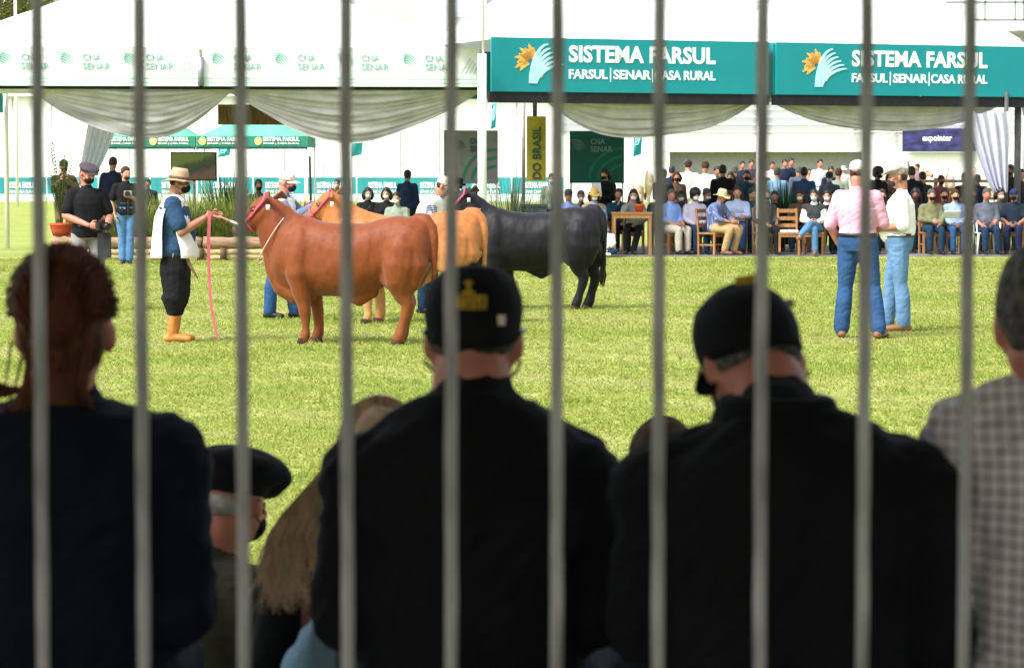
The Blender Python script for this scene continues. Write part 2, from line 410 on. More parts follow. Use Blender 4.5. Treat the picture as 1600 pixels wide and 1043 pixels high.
def arena():
    d = 150; k = F / d
    t = thing('arena_building', 'pale grey clad arena building with a deep shaded gallery', 'building', (0, d, 0))
    boardm = mat('grey_cladding', (.40, .41, .43), rough=.7, var=.10, scale=.5, stretch=(.3, 1, 4))
    wallm = mat('arena_white', (.78, .78, .78), rough=.7, var=.03)
    zz = lambda py: CAMH + (HZ - py) / k
    x0 = XX(874, d); x1 = XX(1660, d)
    me = None
    zt, zb = zz(100), zz(206); n = 9; h = (zt - zb) / n
    for i in range(n):
        if me is None:
            g = G(); g.box((0, 0, 0), (x1 - x0, .25, h - .07)); me = g.mesh('cladding_board', False); me.materials.append(boardm)
        o = bpy.data.objects.new('cladding_board', me); C.objects.link(o); o.parent = t; o.location = ((x0 + x1) / 2, -.05 * (i % 2), zb + h * (i + .5))
    xg0 = XX(1046, d); xg1 = XX(1352, d); zg = zz(238)
    g = G(); g.box(((x0 + x1) / 2, .25, (zb + zg) / 2), (x1 - x0, .5, zb - zg - .05)); part('white_band', g, wallm, t, False)
    g = G(); g.box(((x0 + xg0) / 2, .25, zg / 2), (xg0 - x0, .5, zg)); part('wall', g, wallm, t, False)
    g = G(); g.box(((x1 + xg1) / 2, .25, zg / 2), (x1 - xg1, .5, zg)); part('wall', g, wallm, t, False)
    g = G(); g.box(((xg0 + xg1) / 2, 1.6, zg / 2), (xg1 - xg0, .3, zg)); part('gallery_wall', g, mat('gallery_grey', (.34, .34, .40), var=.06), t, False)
    g = G(); g.box(((x0 + x1) / 2, 4, zt + .2), (x1 - x0 + 1, 9, .3)); g.box(((xg0 + xg1) / 2, 2.6, zg + .1), (xg1 - xg0, 4.6, .2)); part('roof', g, mat('arena_roof', (.45, .46, .47), var=.08), t, False)
    for px in (1393, 1330, 1530):
        g = G(); g.box((XX(px, d), -.25, (zb + zt) / 2 - .3), (.16, .12, zt - zb + .5)); part('downpipe', g, boardm, t, False)
    g = G(); g.box((0, 0, 0), (XX(1522, d) - XX(1408, d), .05, 1.25)); b = part('vinyl_banner', g, mat('navy_vinyl', (.035, .035, .12), var=.5, scale=1.6, stretch=(1, 1, 2.5)), t, False, 'navy vinyl banner with a white word')
    b.location = (XX(1465, d), -.35, zz(219))
    wdt = XX(1490, d) - XX(1444, d)
    l = link('lettering', text_mesh('expointer', wdt, .42, .02, .01), print_white, b); l.location = (-wdt / 2 - .1, -.03, -.16)
    # concourse terrace where far visitors stand
arena()
def upper_block():
    d = 190; k = F / d; zz = lambda py: CAMH + (HZ - py) / k
    t = thing('grandstand_building', 'tall pale stand building rising over the tents with grey window bands', 'building', (0, d, 0))
    wm = mat('stand_white', (.76, .78, .8), var=.04); gm = mat('stand_grey', (.22, .25, .28), rough=.4, var=.12, scale=.6)
    x0 = XX(640, d); x1 = XX(1700, d)
    g = G(); g.box(((x0 + x1) / 2, 6, 7), (x1 - x0, 10, 14)); part('wall', g, wm, t, False)
    for a, b, m in ((760, 806, gm), (702, 752, mat('stand_glass', (.55, .68, .7), rough=.3, var=.05))):
        g = G(); g.box((XX((a + b) / 2, d), .9, zz(0)), (XX(b, d) - XX(a, d), .25, zz(-28) - zz(27))); part('window', g, m, t, False)
    for a, b in ((804, 882),):
        g = G(); g.box((XX((a + b) / 2, d), .4, zz(2)), (XX(b, d) - XX(a, d), 1.2, zz(-20) - zz(22))); part('balcony', g, wm, t, False)
        g = G(); g.box((XX((a + b) / 2, d), .4, zz(25.5)), (XX(b + 2, d) - XX(a - 2, d), 1.4, .14)); part('slab_edge', g, gm, t, False)
    for y in (6, 33):
        g = G(); g.box((XX(1550, d), -.1, zz(y)), (XX(1640, d) - XX(1465 if y < 10 else 1520, d), .1, .16)); part('railing', g, steel, t, False)
    for px in (1467, 1536, 1583, 1596):
        g = G(); g.box((XX(px, d), -.1, zz(8)), (.11, .1, 2.3)); part('railing_post', g, steel, t, False)
upper_block()

def hoarding():
    d = 150; k = F / d
    t = thing('hoarding', 'long low teal hoarding with white sponsor print along the far lawn', 'fence', (0, d, 0))
    x0 = XX(-250, d); x1 = XX(880, d); n = 14; wd = (x1 - x0) / n
    zt = CAMH + (HZ - 277) / k
    m1 = m2 = None
    for i in range(n):
        if m1 is None:
            g = G(); g.box((0, 0, zt - .47), (wd - .06, .06, .94)); m1 = g.mesh('panel', False); m1.materials.append(mat('hoarding_teal', (.03, .27, .30), rough=.5, var=.25, scale=.8, stretch=(1, 1, .2)))
            g = G(); g.box((0, -.04, .2), (wd - .1, .03, .42)); m2 = g.mesh('skirt', False); m2.materials.append(mat('hoarding_white', (.6, .68, .66), var=.1, scale=1))
            tm = text_mesh('SISTEMA FARSUL', wd * .55, .34, .03, .012); tm.materials.append(print_white)
            tm2 = text_mesh('SENAR CASA RURAL', wd * .55, .17, .02, .012); tm2.materials.append(print_white)
        o = bpy.data.objects.new('panel', m1); C.objects.link(o); o.parent = t; o.location = (x0 + wd * (i + .5), 0, 0)
        s = bpy.data.objects.new('skirt', m2); C.objects.link(s); s.parent = o
        for q, zo in ((tm, .72), (tm2, .46)):
            l = bpy.data.objects.new('lettering', q); C.objects.link(l); l.parent = o; l.location = (-wd * .27, -.05, zo)
hoarding()
def rail_fence():
    d = 122; t = thing('rail_fence', 'dark wooden three rail fence in front of the far cattle', 'fence', (0, d, 0))
    m = mat('fence_brown', (.06, .045, .04), var=.3)
    x0 = XX(1285, d); x1 = XX(1640, d)
    for z in (.45, .85, 1.22):
        g = G(); g.box(((x0 + x1) / 2, 0, z), (x1 - x0, .05, .13)); part('rail', g, m, t, False)
    for i in range(7):
        g = G(); g.box((x0 + (x1 - x0) * i / 6, .06, .68), (.16, .12, 1.36)); part('post', g, m, t, False)
rail_fence()

# ---------------------------------------------------------------- tents
def cna_logo(g, x, z, s):
    """fan of curved leaf stripes"""
    cx, cz = x - s * .08, z - s * .52
    for i in range(5):
        r = s * (.34 + .17 * i); pts = []; wd = []
        for k in range(9):
            q = k / 8; a = R(104 - 98 * q + i * 2)
            pts.append((cx + r * math.cos(a), cz + r * math.sin(a))); wd.append(s * .075 * math.sin(PI * (.10 + .82 * q)))
        ribbon(g, pts, wd)
    for i in range(3):
        ribbon(g, [(cx + s * (.10 + .05 * i), cz + s * (.85 + .07 * i)), (cx + s * (.0 - .02 * i), cz + s * (.72 - .1 * i)), (cx - s * .02, cz + s * (.5 - .12 * i))], [s * .03, s * .06, s * .03])
def farsul_logo(parent, s, loc):
    g = G()
    for i in range(9):
        a = R(60 + 18 * i); r0 = s * .05; r1 = s * (.36 if i % 2 else .3)
        pts = [(r0 * math.cos(a), r0 * math.sin(a)), (r1 * .6 * math.cos(a + .1), r1 * .6 * math.sin(a + .1)), (r1 * math.cos(a + .3), r1 * math.sin(a + .3))]
        ribbon(g, pts, [s * .10, s * .11, s * .02])
    for i in range(4): ribbon(g, [(s * (.06 + .06 * i), -s * (.42 - .03 * i)), (s * (.12 + .06 * i), -s * .2), (s * (.10 + .1 * i), -s * .02)], [s * .03, s * .06, s * .03])
    o = part('wheat_emblem', g, orange_p, parent, False); o.location = loc
    g = G()
    for i in range(6):
        q = i / 5
        pts = []
        for k in range(9):
            u = k / 8
            x = s * (-.02 + .16 * q + (.42 + .18 * q) * u ** 1.5); zt = s * (.36 - .42 * q)
            pts.append((x, -s * .46 + (zt + s * .46) * (1 - (1 - u) ** 1.8)))
        ribbon(g, pts, [s * .055 * math.sin(PI * (.1 + .8 * k / 8)) + .01 * s for k in range(9)], y=-.009)
    o = part('stripe_emblem', g, cyan_p, parent, False); o.location = loc

def swag(parent, L, ztop, sag, w0=.35, fold=7, yb=.45, x0=0.0, name='drape', seed=0, tail=0.0):
    """ceiling drape hung under the fascia: pleats run along the curve"""
    g = G(); nu, nv = 40, 22; vs = []
    for iv in range(nv + 1):
        v = iv / nv
        for iu in range(nu + 1):
            u = iu / nu; c = 4 * u * (1 - u)
            c = max(0, c) ** 1.02 * (1 + .10 * noise.noise((u * 2.2 + seed * 3, v * 1.5, 1)) + .10 * math.sin(2 * PI * u + seed))
            z = ztop - .02 - v * (.10 + (sag - .10) * c) - tail * max(0, u - .92) * 4 * v
            pl = .045 * c * math.sin((v + .25 * v * v + .10 * noise.noise((u * 1.7, v * 2, seed))) * fold * 1.7 * PI + 1.1 * math.sin(u * 4 + seed)) + .06 * c * noise.noise((u * 5 + seed, v * 9, 0))
            y = .1 + yb * (1 - (1 - v) ** 2) * .6 + pl
            vs.append((x0 + u * L, y, z + .35 * pl))
    fs = [(iv * (nu + 1) + iu, iv * (nu + 1) + iu + 1, (iv + 1) * (nu + 1) + iu + 1, (iv + 1) * (nu + 1) + iu) for iv in range(nv) for iu in range(nu)]
    g.add(vs, fs); return part(name, g, drape_m, parent)
def tent(a, b, ztop, zbot, label, kind, depth=5.4, apex=2.6, ridge=0.0, splits=(0, 1), poles=(), sides=(0, 1)):
    """pagoda tent whose front fascia runs from a to b (ground points)"""
    a = Vector(a); b = Vector(b); L = (b - a).length; rz = math.atan2(b.y - a.y, b.x - a.x)
    t = thing('marquee_tent', label, 'tent', (a.x, a.y, 0), rz, 'marquee tents along the show ring')
    h = ztop - zbot
    g = G(); n = 14; vs = []; fs = []
    ring = []
    for s_ in range(4):
        for k in range(6):
            q = k / 6
            ring.append([(q * L, 0), (L, q * depth), (L - q * L, depth), (0, depth - q * depth)][s_])
    for i in range(n + 1):
        f = i / n; sh = (1 - f); hz = ztop - .04 + apex * ((f ** 1.7 * .75 + f * .25) if not ridge else f)
        shx = sh + f * ridge
        vs += [(L / 2 + (x - L / 2) * shx * .995 , depth / 2 + (y - depth / 2) * sh * .995, hz) for x, y in ring]
    m = len(ring)
    for i in range(n):
        for j in range(m): fs.append((i * m + j, i * m + (j + 1) % m, (i + 1) * m + (j + 1) % m, (i + 1) * m + j))
    g.add(vs, fs); part('roof', g, white_cloth, t)
    fm = teal if kind == 'teal' else white_cloth; fas = []
    for q0, q1 in zip(splits[:-1], splits[1:]):
        xa, xb = q0 * L + .03, q1 * L - .03
        g = G(); g.box(((xa + xb) / 2, 0, (ztop + zbot) / 2), (xb - xa, .05, h)); fa = part('fascia', g, fm, t, False); fas.append((fa, xa, xb))
        if kind != 'teal':
            for k in range(3):
                g = G(); g.box(((xa + xb) / 2, -.03, zbot + .03 + .075 * k), (xb - xa - .02, .012, .05)); part('band', g, mint, fa, False)
    if kind == 'teal':
        g = G(); g.box((L / 2, .06, zbot - .11), (L, .12, .2)); part('gap_shade', g, black_m, t, False)  # black strip stands in for the shade inside the valance
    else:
        g = G(); g.box((L / 2, .10, zbot - .02), (L, .1, .07)); part('gap_shade', g, black_m, t, False)  # thin black strip painted as the shaded gap above the drapes
    for (x, y) in poles:
        g = G(); g.tube([(x, y, 0), (x, y, zbot)], .05, n=10, rnd=False); part('pole', g, pole_m, t)
    for x in [(.02, L - .02)[q] for q in sides]:
        g = G(); g.box((x, depth / 2, (ztop + zbot) / 2), (.04, depth - .1, h)); part('side_fascia', g, fm, t, False)
    g = G(); g.box((L / 2, depth, (ztop + zbot) / 2), (L - .1, .05, h)); part('back_fascia', g, fm, t, False)
    return t, fas[0][0], L, fas
A = Vector((XX(765, 52.6), 52.6, 0)); B = Vector((XX(1640, 57), 57, 0)); U = (B - A).normalized(); LL = (B - A).length
t3, f3, L3, _ = tent(A, A + U * (LL * .478), 4.23, 3.20, 'first teal fronted tent beside the white pole, lettering partly behind bars', 'teal', poles=(((390 / F * A.y - A.x) / (U.x - 390 / F * U.y), .15),), sides=())
t4, f4, L4, _ = tent(A + U * (LL * .487), B, 4.23, 3.20, 'right hand teal fronted tent with the gathered pale curtain', 'teal')
def teal_print(f, L, off):
    w_ = 250 / 435 * 5.4
    o = link('lettering', text_mesh('SISTEMA FARSUL', w_, .33, .036, .006, 1.04), print_white, f); o.location = (off, -.028, 3.77)
    x = off
    for wd, s_ in ((.20, 'FARSUL'), (.20, 'SENAR'), (.28, 'CASA RURAL')):
        pass
    tot = w_
    segs = [('FARSUL', .26), ('SENAR', .255), ('CASA RURAL', .42)]
    pos = [0, .30, .58]
    for (s_, fr), p in zip(segs, pos):
        o = link('lettering', text_mesh(s_, fr * tot, .185, .028, .006), print_white, f); o.location = (off + p * tot, -.028, 3.455)
    for p in (.28, .566):
        g = G(); g.box((off + p * tot, -.022, 3.54), (.02, .02, .27)); part('divider', g, print_white, f, False)
    farsul_logo(f, .92, (off - .80, -.03, 3.78))
teal_print(f3, L3, (897 - 765) / 81.5)
teal_print(f4, L4, (1340 - 1206) / 78.2)
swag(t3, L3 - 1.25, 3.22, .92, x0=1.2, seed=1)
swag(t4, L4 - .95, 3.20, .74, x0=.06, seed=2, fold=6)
Cc = Vector((XX(-124, 54), 54, 0)); Dd = Vector((XX(752, 55), 55, 0)); U2 = (Dd - Cc).normalized(); L0 = (Dd - Cc).length
t1, f1, L1, fs1 = tent(Cc, Dd, 4.12, 3.35, 'wide white tent at left with small green printed emblems along its edge', 'white', apex=1.75, ridge=.20, splits=(0, .497, 1), poles=((.1, .1), (.1, 5.3)))
f2 = fs1[1][0]; xh_ = fs1[1][1]
def white_print(f, L, xs):
    for x in xs:
        g = G(); cna_logo(g, x, 3.88, .25); o = part('emblem', g, print_green, f, False); o.location = (0, -.035, 0)
        o = link('lettering', text_mesh('CNA', .36, .125, .004, .008), print_grey, f); o.location = (x + .38, -.04, 3.86)
        o = link('lettering', text_mesh('SENAR', .54, .125, .004, .008), print_grey, f); o.location = (x + .38, -.04, 3.685)
    g = G()
    for k in range(4):
        ribbon(g, [(L - .42 + .09 * k, 3.62), (L - .22 + .05 * k, 3.92 - .05 * k)], .012)
    o = part('line_print', g, print_grey, f, False); o.location = (0, -.035, 0)
s1 = 79.6
white_print(f1, fs1[0][2], [(p + 124) / s1 for p in (-94, 3, 98, 196)])
white_print(f2, L1, [(p + 124) / 79.2 for p in (331, 430, 530, 630)])
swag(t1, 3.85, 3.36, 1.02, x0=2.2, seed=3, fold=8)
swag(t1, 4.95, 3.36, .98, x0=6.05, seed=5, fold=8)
g = G(); g.tube([(xh_ - .03, -.09, 3.36), (xh_ - .03, -.09, 3.92)], .06, n=10, rnd=False); part('pole', g, steel, t1)
for tt, x, w_ in ((t1, xh_ + 1.0, 1.5), (t3, L3 - .62, 1.2)):
    g = G(); g.box((x, 3.2, 2.86), (w_, .1, .42)); part('board', g, mat('ply_board', (.14, .085, .04), var=.35, scale=3, stretch=(6, 1, 1)), tt, False)

g = G(); p = W(753.5, 320, 52.3)
g.tube([(0, 0, 0), (0, 0, 3.9)], .085, n=16, rnd=False); g.tube([(.02, .0, 3.9), (.02, .0, 8.2)], .022, n=8, rnd=False); g.box((0, .0, .02), (.4, .4, .04))
o = part('tent_pole', g, pole_m, None); o.location = (XX(753.5, 52.3), 52.3, 0); tag(o, 'thick white pole standing between the white and teal tents', 'pole')
for k, px in enumerate((1571, 1589)):
    g = G(); g.tube([(0, 0, 0), (0, 0, 3.3)], .045 if k == 0 else .07, n=10, rnd=False); g.box((0, 0, .02), (.25, .25, .04))
    o = part('tent_pole', g, mat('dark_pole', (.07, .075, .07), rough=.5, var=.2), None); o.location = (XX(px, 56.6 + k * .4), 56.6 + k * .4, 0)
    tag(o, ['thin dark pole beside the pale gathered curtain', 'thicker dark pole near the right edge behind the standing guard'][k], 'pole', 'dark tent poles')
g = G(); g.tube([(0, 0, 0), (0, 0, 4.4)], .05, n=10, rnd=False); o = part('flag_pole', g, pole_m, None); o.location = (XX(11, 60), 60, 0); tag(o, 'slim white pole at the left edge of the lawn', 'pole')
g = G(); g.box((0, 0, 0), (.5, .04, .44)); o = part('sign', g, teal, None, False); o.location = (XX(-12, 59.8), 59.8, CAMH + (HZ - 161) / 71.7); tag(o, 'small plain teal sign on the white pole at left', 'sign')

def funnel(px, d, py, label):
    k = F / d
    t = thing('rain_funnel', label, 'funnel', (XX(px, d), d, 0), 0, 'rain funnels between tents')
    z = CAMH + (HZ - py) / k
    g = G(); g.lathe([(.04, z - .32), (.09, z - .26), (.13, z - .17), (.28, z - .08), (.42, z), (.40, z + .01), (.1, z - .10)], 24); part('cone', g, mat('funnel_grey', (.45, .43, .41), rough=.5, var=.1), t)
    g = G(); g.tube([(0, 0, 0), (0, 0, z - .3)], .04, n=8, rnd=False); g.tube([(0, 0, z - .2), (0, 0, z + 2.6)], .022, n=8, rnd=False); part('mast', g, mat('mast_pink', (.5, .42, .41), var=.1), t)
funnel(818, 60.5, 40, 'shallow grey rain funnel above the first teal sign')
funnel(1600, 62.5, 50, 'shallow grey rain funnel at the top right over the teal sign')

def curtain(px0, px1, py0, py1, d, tipx, label, seed):
    k = F / d; z0 = CAMH + (HZ - py0) / k; z1 = CAMH + (HZ - py1) / k
    g = G(); nu, nv = 48, 26; vs = []
    for iv in range(nv + 1):
        v = iv / nv
        wl = XX(px0, d) * (1 - v) ** .8 + XX(tipx - 10, d) * (1 - (1 - v) ** .8); wr = XX(px1, d) * (1 - v ** 1.6) + XX(tipx + 12, d) * v ** 1.6
        for iu in range(nu + 1):
            u = iu / nu; a = u * 9 * PI + noise.noise((u * 3 + seed, v * 1.2, 0)) * 2
            vs.append((wl + (wr - wl) * u, d + (.06 + .03 * v) * math.sin(a), z0 + (z1 - z0) * v + .03 * math.sin(a * .5) * (v < .04)))
    g.add(vs, [(iv * (nu + 1) + iu, iv * (nu + 1) + iu + 1, (iv + 1) * (nu + 1) + iu + 1, (iv + 1) * (nu + 1) + iu) for iv in range(nv) for iu in range(nu)])
    o = part('curtain', g, curtain_m, None); tag(o, label, 'curtain', 'gathered tent curtains')
curtain(1505, 1577, 176, 300, 56.2, 1562, 'bluish white curtain gathered beside the dark poles at right', 1)
curtain(142, 186, 176, 290, 58.5, 128, 'lilac white curtain gathered in front of the green gazebo at left', 4)
curtain(1592, 1650, 158, 240, 57.6, 1625, 'pale curtain cut off by the right edge of the picture', 8)

def gazebo():
    d = 72; k = F / d; zz = lambda py: CAMH + (HZ - py) / k
    gm = mat('gazebo_green', (.02, .20, .13), rough=.7, var=.1, scale=1); rm = mat('gazebo_roof', (.16, .50, .38), rough=.7, var=.1, trans=.3)
    for (p0, p1, label) in ((160, 306, 'green pop up gazebo on the left with white print and yellow emblem'), (307, 481, 'green pop up gazebo on the right with white print and yellow emblem')):
        L = XX(p1, d) - XX(p0, d); dep = L * .95
        t = thing('gazebo', label, 'gazebo', (XX(p0, d), d, 0), 0, 'green gazebos behind the white tent')
        zt, zb = zz(213), zz(230)
        g = G(); vs = [(0, 0, zt), (L, 0, zt), (L, dep, zt), (0, dep, zt)]; top = (L / 2, dep / 2, zt + .85)
        n = 8; VS = []; 
        per = []
        for s_ in range(4):
            for q in range(4):
                a_, b_ = Vector(vs[s_]), Vector(vs[(s_ + 1) % 4]); per.append(a_.lerp(b_, q / 4))
        for i in range(n + 1):
            f = i / n
            for q in per:
                p = q.lerp(Vector(top), f); p.z = zt + .85 * (f ** 1.25); VS.append(p)
        m = len(per); g.add(VS, [(i * m + j, i * m + (j + 1) % m, (i + 1) * m + (j + 1) % m, (i + 1) * m + j) for i in range(n) for j in range(m)])
        part('canopy', g, rm, t)
        g = G(); g.box((L / 2, 0, (zt + zb) / 2), (L - .04, .03, zt - zb)); va = part('valance', g, gm, t, False)
        g = G(); g.box((L / 2, -.003, zb - .02), (L, .04, .06)); part('hem', g, mat('gazebo_hem', (.006, .06, .05), var=.2), va, False)
        for x in (0, L):
            g = G(); g.box((x, dep / 2, (zt + zb) / 2), (.03, dep, zt - zb)); part('side_valance', g, gm, t, False)
        for q in (.10, .60):
            o = link('lettering', text_mesh('SISTEMA FARSUL', L * .33, .115, .03, .01), print_white, va); o.location = (L * q, -.03, zb + .15)
            o = link('lettering', text_mesh('SENAR | CASA RURAL', L * .33, .06, .02, .01), print_white, va); o.location = (L * q, -.03, zb + .06)
            g = G(); g.ell((L * q - .12, -.03, zb + .15), (.10, .02, .11)); part('emblem', g, mat('yellow_print', (.72, .66, .22), var=.15), va)
        for x in (.02, L - .02):
            for y in (.02, dep - .02):
                g = G(); g.tube([(x, y, 0), (x, y, zt)], .022, n=8, rnd=False); part('pole', g, pole_m, t)
gazebo()

# ---------------------------------------------------------------- banners and flags under the tents
def stand_banner(p0, p1, py0, py1, d, mm, label, tm, arcm, lx, lw):
    k = F / d; zz = lambda py: CAMH + (HZ - py) / k
    x0, x1 = XX(p0, d), XX(p1, d); L = x1 - x0; zt, zb = zz(py0), zz(py1)
    t = thing('banner_stand', label, 'banner', (x0, d, 0), 0, 'sponsor banner stands under the tents')
    g = G(); g.box((L / 2, 0, (zt + zb) / 2), (L, .04, zt - zb)); f = part('print_panel', g, mm, t, False)
    g = G()
    for i in range(3):
        r = L * (.30 + .16 * i); pts = [(L * .98 - r * math.cos(R(a)) * 1.0, zb + .05 + r * .95 * math.sin(R(a))) for a in range(2, 92, 8)]
        ribbon(g, [p_ for p_ in pts if p_[0] < L], L * .055)
    o = part('arc_print', g, arcm, f, False); o.location = (0, -.025, 0)
    g = G(); cna_logo(g, lx, zt - .3, .24); o = part('emblem', g, tm, f, False); o.location = (0, -.025, 0)
    o = link('lettering', text_mesh('CNA', lw * .65, .12, .015, .008), tm, f); o.location = (lx + .32, -.035, zt - .28)
    o = link('lettering', text_mesh('SENAR', lw, .12, .015, .008), tm, f); o.location = (lx + .32, -.035, zt - .44)
    for x in (.03, L - .03):
        g = G(); g.tube([(x, .04, 0), (x, .04, zt)], .02, n=8, rnd=False); part('pole', g, pole_m, t)
stand_banner(694, 778, 204, 287, 57.0, mat('grey_print', (.20, .21, .21), var=.08), 'grey sponsor banner stand behind the white pole', dgreen, lgreen, .22, .36)
stand_banner(890, 975, 205, 286, 58.0, dgreen, 'dark green sponsor banner stand behind the woman in black', mat('sage_print', (.16, .26, .22), var=.1), mat('mid_green_print', (.01, .16, .085), var=.1), .12, .46)
def yellow_banner():
    d = 56.0; k = F / d; zz = lambda py: CAMH + (HZ - py) / k
    t = thing('hanging_banner', 'narrow mustard vertical banner hung above the dark plinth', 'banner', (XX(838, d), d, 0))
    wd = XX(853, d) - XX(823, d); zt, zb = zz(182), zz(283)
    g = G(); g.box((0, 0, (zt + zb) / 2), (wd, .03, zt - zb)); f = part('cloth', g, mat('mustard_print', (.26, .22, .02), rough=.7, var=.15, scale=3), t, False)
    g = G(); g.tube([(-.03, .02, zt), (-.03, .02, zz(140))], .045, n=8, rnd=False); part('hanger', g, mat('dark_pole', (.07, .075, .07)), t)
    me = text_mesh('DO BRASIL', 1.05, .17, .012, .008); o = link('lettering', me, mat('ink_green', (.012, .06, .05), var=.1), f)
    o.rotation_euler = (0, -PI / 2, 0); o.location = (.09, -.03, zb + .05)
yellow_banner()
g = G(); g.box((0, 0, .5), (.52, .5, 1.0)); g.box((0, 0, 1.0), (.56, .54, .05))
o = part('plinth', g, mat('slate_plinth', (.035, .045, .055), rough=.5, var=.15), None, False); o.location = (XX(834, 55.2), 55.2, 0); tag(o, 'dark slate coloured plinth below the mustard banner', 'plinth')
def flag(px, py0, py1, d, wpx, label, m=None, tilt=0):
    k = F / d; zz = lambda py: CAMH + (HZ - py) / k
    t = thing('feather_flag', label, 'flag', (XX(px, d), d, 0), 0, 'teal feather flags')
    wd = wpx / k; zt, zb = zz(py0), zz(py1); g = G(); vs = []; nu, nv = 6, 12
    for iv in range(nv + 1):
        v = iv / nv
        for iu in range(nu + 1):
            u = iu / nu; vs.append((u * wd * (1 - .15 * v) + tilt * v, .05 * math.sin(u * 4 + v * 5), zt + (zb - zt) * v + .06 * u))
    g.add(vs, [(iv * (nu + 1) + iu, iv * (nu + 1) + iu + 1, (iv + 1) * (nu + 1) + iu + 1, (iv + 1) * (nu + 1) + iu) for iv in range(nv) for iu in range(nu)])
    f = part('cloth', g, m or teal2, t)
    g = G()
    for i in range(4):
        ribbon(g, [(wd * .2, (zt * .4 + zb * .6) + .05 * i), (wd * .45, (zt * .4 + zb * .6) + .09 * i), (wd * .75, (zt * .4 + zb * .6) + .18 + .05 * i)], .03)
    o = part('emblem', g, cyan_p, f, False); o.location = (0, -.06, 0)
    g = G(); g.tube([(0, 0, 0), (0, 0, zt + .05)], .02, n=6, rnd=False); part('pole', g, pole_m, t)
flag(549, 190, 245, 66, 20, 'teal feather flag beside the green gazebos')
flag(341, 228, 246, 90, 21, 'small teal feather flag right of the video screen')
flag(989, 198, 245, 64, 15, 'narrow teal feather flag right of the dark green banner')
flag(767, 165, 203, 64, 9, 'slim teal feather flag close to the white pole')
def screen():
    d = 60; k = F / d; zz = lambda py: CAMH + (HZ - py) / k
    t = thing('video_screen', 'video screen on a stand showing a dim green and brown picture', 'screen', (XX(303, d), d, 0))
    m = bpy.data.materials.new('screen_picture'); m.use_nodes = True; n = m.node_tree.nodes; l = m.node_tree.links; b = n['Principled BSDF']; b.inputs['Roughness'].default_value = .3
    tc = n.new('ShaderNodeTexCoord'); mp = n.new('ShaderNodeMapping'); mp.inputs['Rotation'].default_value = (0, R(18), 0); l.new(tc.outputs['Object'], mp.inputs[0])
    sx = n.new('ShaderNodeSeparateXYZ'); l.new(mp.outputs[0], sx.inputs[0])
    nz = n.new('ShaderNodeTexNoise'); nz.inputs['Scale'].default_value = 5; l.new(tc.outputs['Object'], nz.inputs['Vector'])
    ad = n.new('ShaderNodeMath'); ad.operation = 'MULTIPLY_ADD'; ad.inputs[1].default_value = .25; l.new(nz.outputs[0], ad.inputs[0]); l.new(sx.outputs[2], ad.inputs[2])
    rp = n.new('ShaderNodeValToRGB'); rp.color_ramp.interpolation = 'EASE'; e = rp.color_ramp.elements
    e[0].position = 0; e[0].color = (.10, .055, .035, 1); e[1].position = .45; e[1].color = (.10, .13, .03, 1)
    for ps, cl in ((.12, (.055, .035, .04)), (.2, (.02, .035, .015)), (.3, (.03, .05, .02))):
        q = rp.color_ramp.elements.new(ps); q.color = (*cl, 1)
    mr = n.new('ShaderNodeMapRange'); mr.inputs[1].default_value = -.10; mr.inputs[2].default_value = .75; l.new(ad.outputs[0], mr.inputs[0]); l.new(mr.outputs[0], rp.inputs[0])
    l.new(rp.outputs[0], b.inputs['Base Color']); l.new(rp.outputs[0], b.inputs['Emission Color']); b.inputs['Emission Strength'].default_value = .25
    wd, hh = 68 / k, 41 / k; zc = zz(260)
    g = G(); g.box((0, 0, 0), (wd, .05, hh)); o = part('display', g, m, t, False); o.location = (0, 0, zc)
    g = G(); g.box((0, .03, 0), (wd + .05, .06, hh + .05)); o = part('casing', g, black_m, t, False); o.location = (0, .002, zc)
    g = G(); g.tube([(0, .08, 0), (0, .08, zc)], .03, n=8, rnd=False); g.box((0, .08, .02), (.5, .4, .04)); part('stand', g, steel, t)
screen()
# ---------------------------------------------------------------- planting
def leafmat(name, c1, c2, trans=.3):
    return mat(name, c1, col2=c2, rough=.7, scale=9, trans=trans, spec=.25)
blade_m = leafmat('blade_leaf', (.085, .16, .018), (.36, .38, .10))
dark_blade = leafmat('dark_blade_leaf', (.012, .040, .014), (.045, .095, .025))
olive_leaf = leafmat('olive_leaf', (.05, .07, .04), (.13, .16, .09))
tree_leaf = leafmat('tree_leaf', (.03, .05, .012), (.17, .17, .03))
def blade(g, base, dirv, L, w, droop, n=4):
    d = Vector(dirv).normalized(); side = d.cross(Vector((0, 0, 1)))
    side = side.normalized() if side.length > .01 else Vector((1, 0, 0)); A = []; B = []
    for i in range(n + 1):
        f = i / n; p = Vector(base) + d * (L * f) + Vector((d.x, d.y, 0)) * (droop * L * f * f) - Vector((0, 0, 1)) * (droop * L * .8 * f ** 2.2)
        ww = w * (1 - f) ** .6 * (.6 + .8 * f if f < .3 else 1)
        A.append(p + side * ww / 2); B.append(p - side * ww / 2)
    g.add(A + B, [(i, n + 1 + i, n + 2 + i, i + 1) for i in range(n)])
def tuft(label, px, d, h, spread, m, z0=0.0, n=90, w=.028, cat='plant', name='ornamental_grass', group=None, stiff=.5):
    t = thing(name, label, cat, (XX(px, d), d, z0), random.random() * 6, group)
    g = G()
    for i in range(n):
        a = random.random() * 2 * PI; r = random.random() ** .6 * spread
        blade(g, (r * .45 * math.cos(a), r * .45 * math.sin(a), 0), (math.cos(a) * r * 1.2, math.sin(a) * r * 1.2, h * (1.1 - stiff * r)), h * random.uniform(.6, 1.1), w * random.uniform(.7, 1.3), random.uniform(.05, .4))
    o = part('leaves', g, m, t); 
    g = G(); g.ell((0, 0, .0), (spread * .3, spread * .3, .06)); part('root_mound', g, mat('soil', (.06, .045, .03), var=.3), t)
    return t
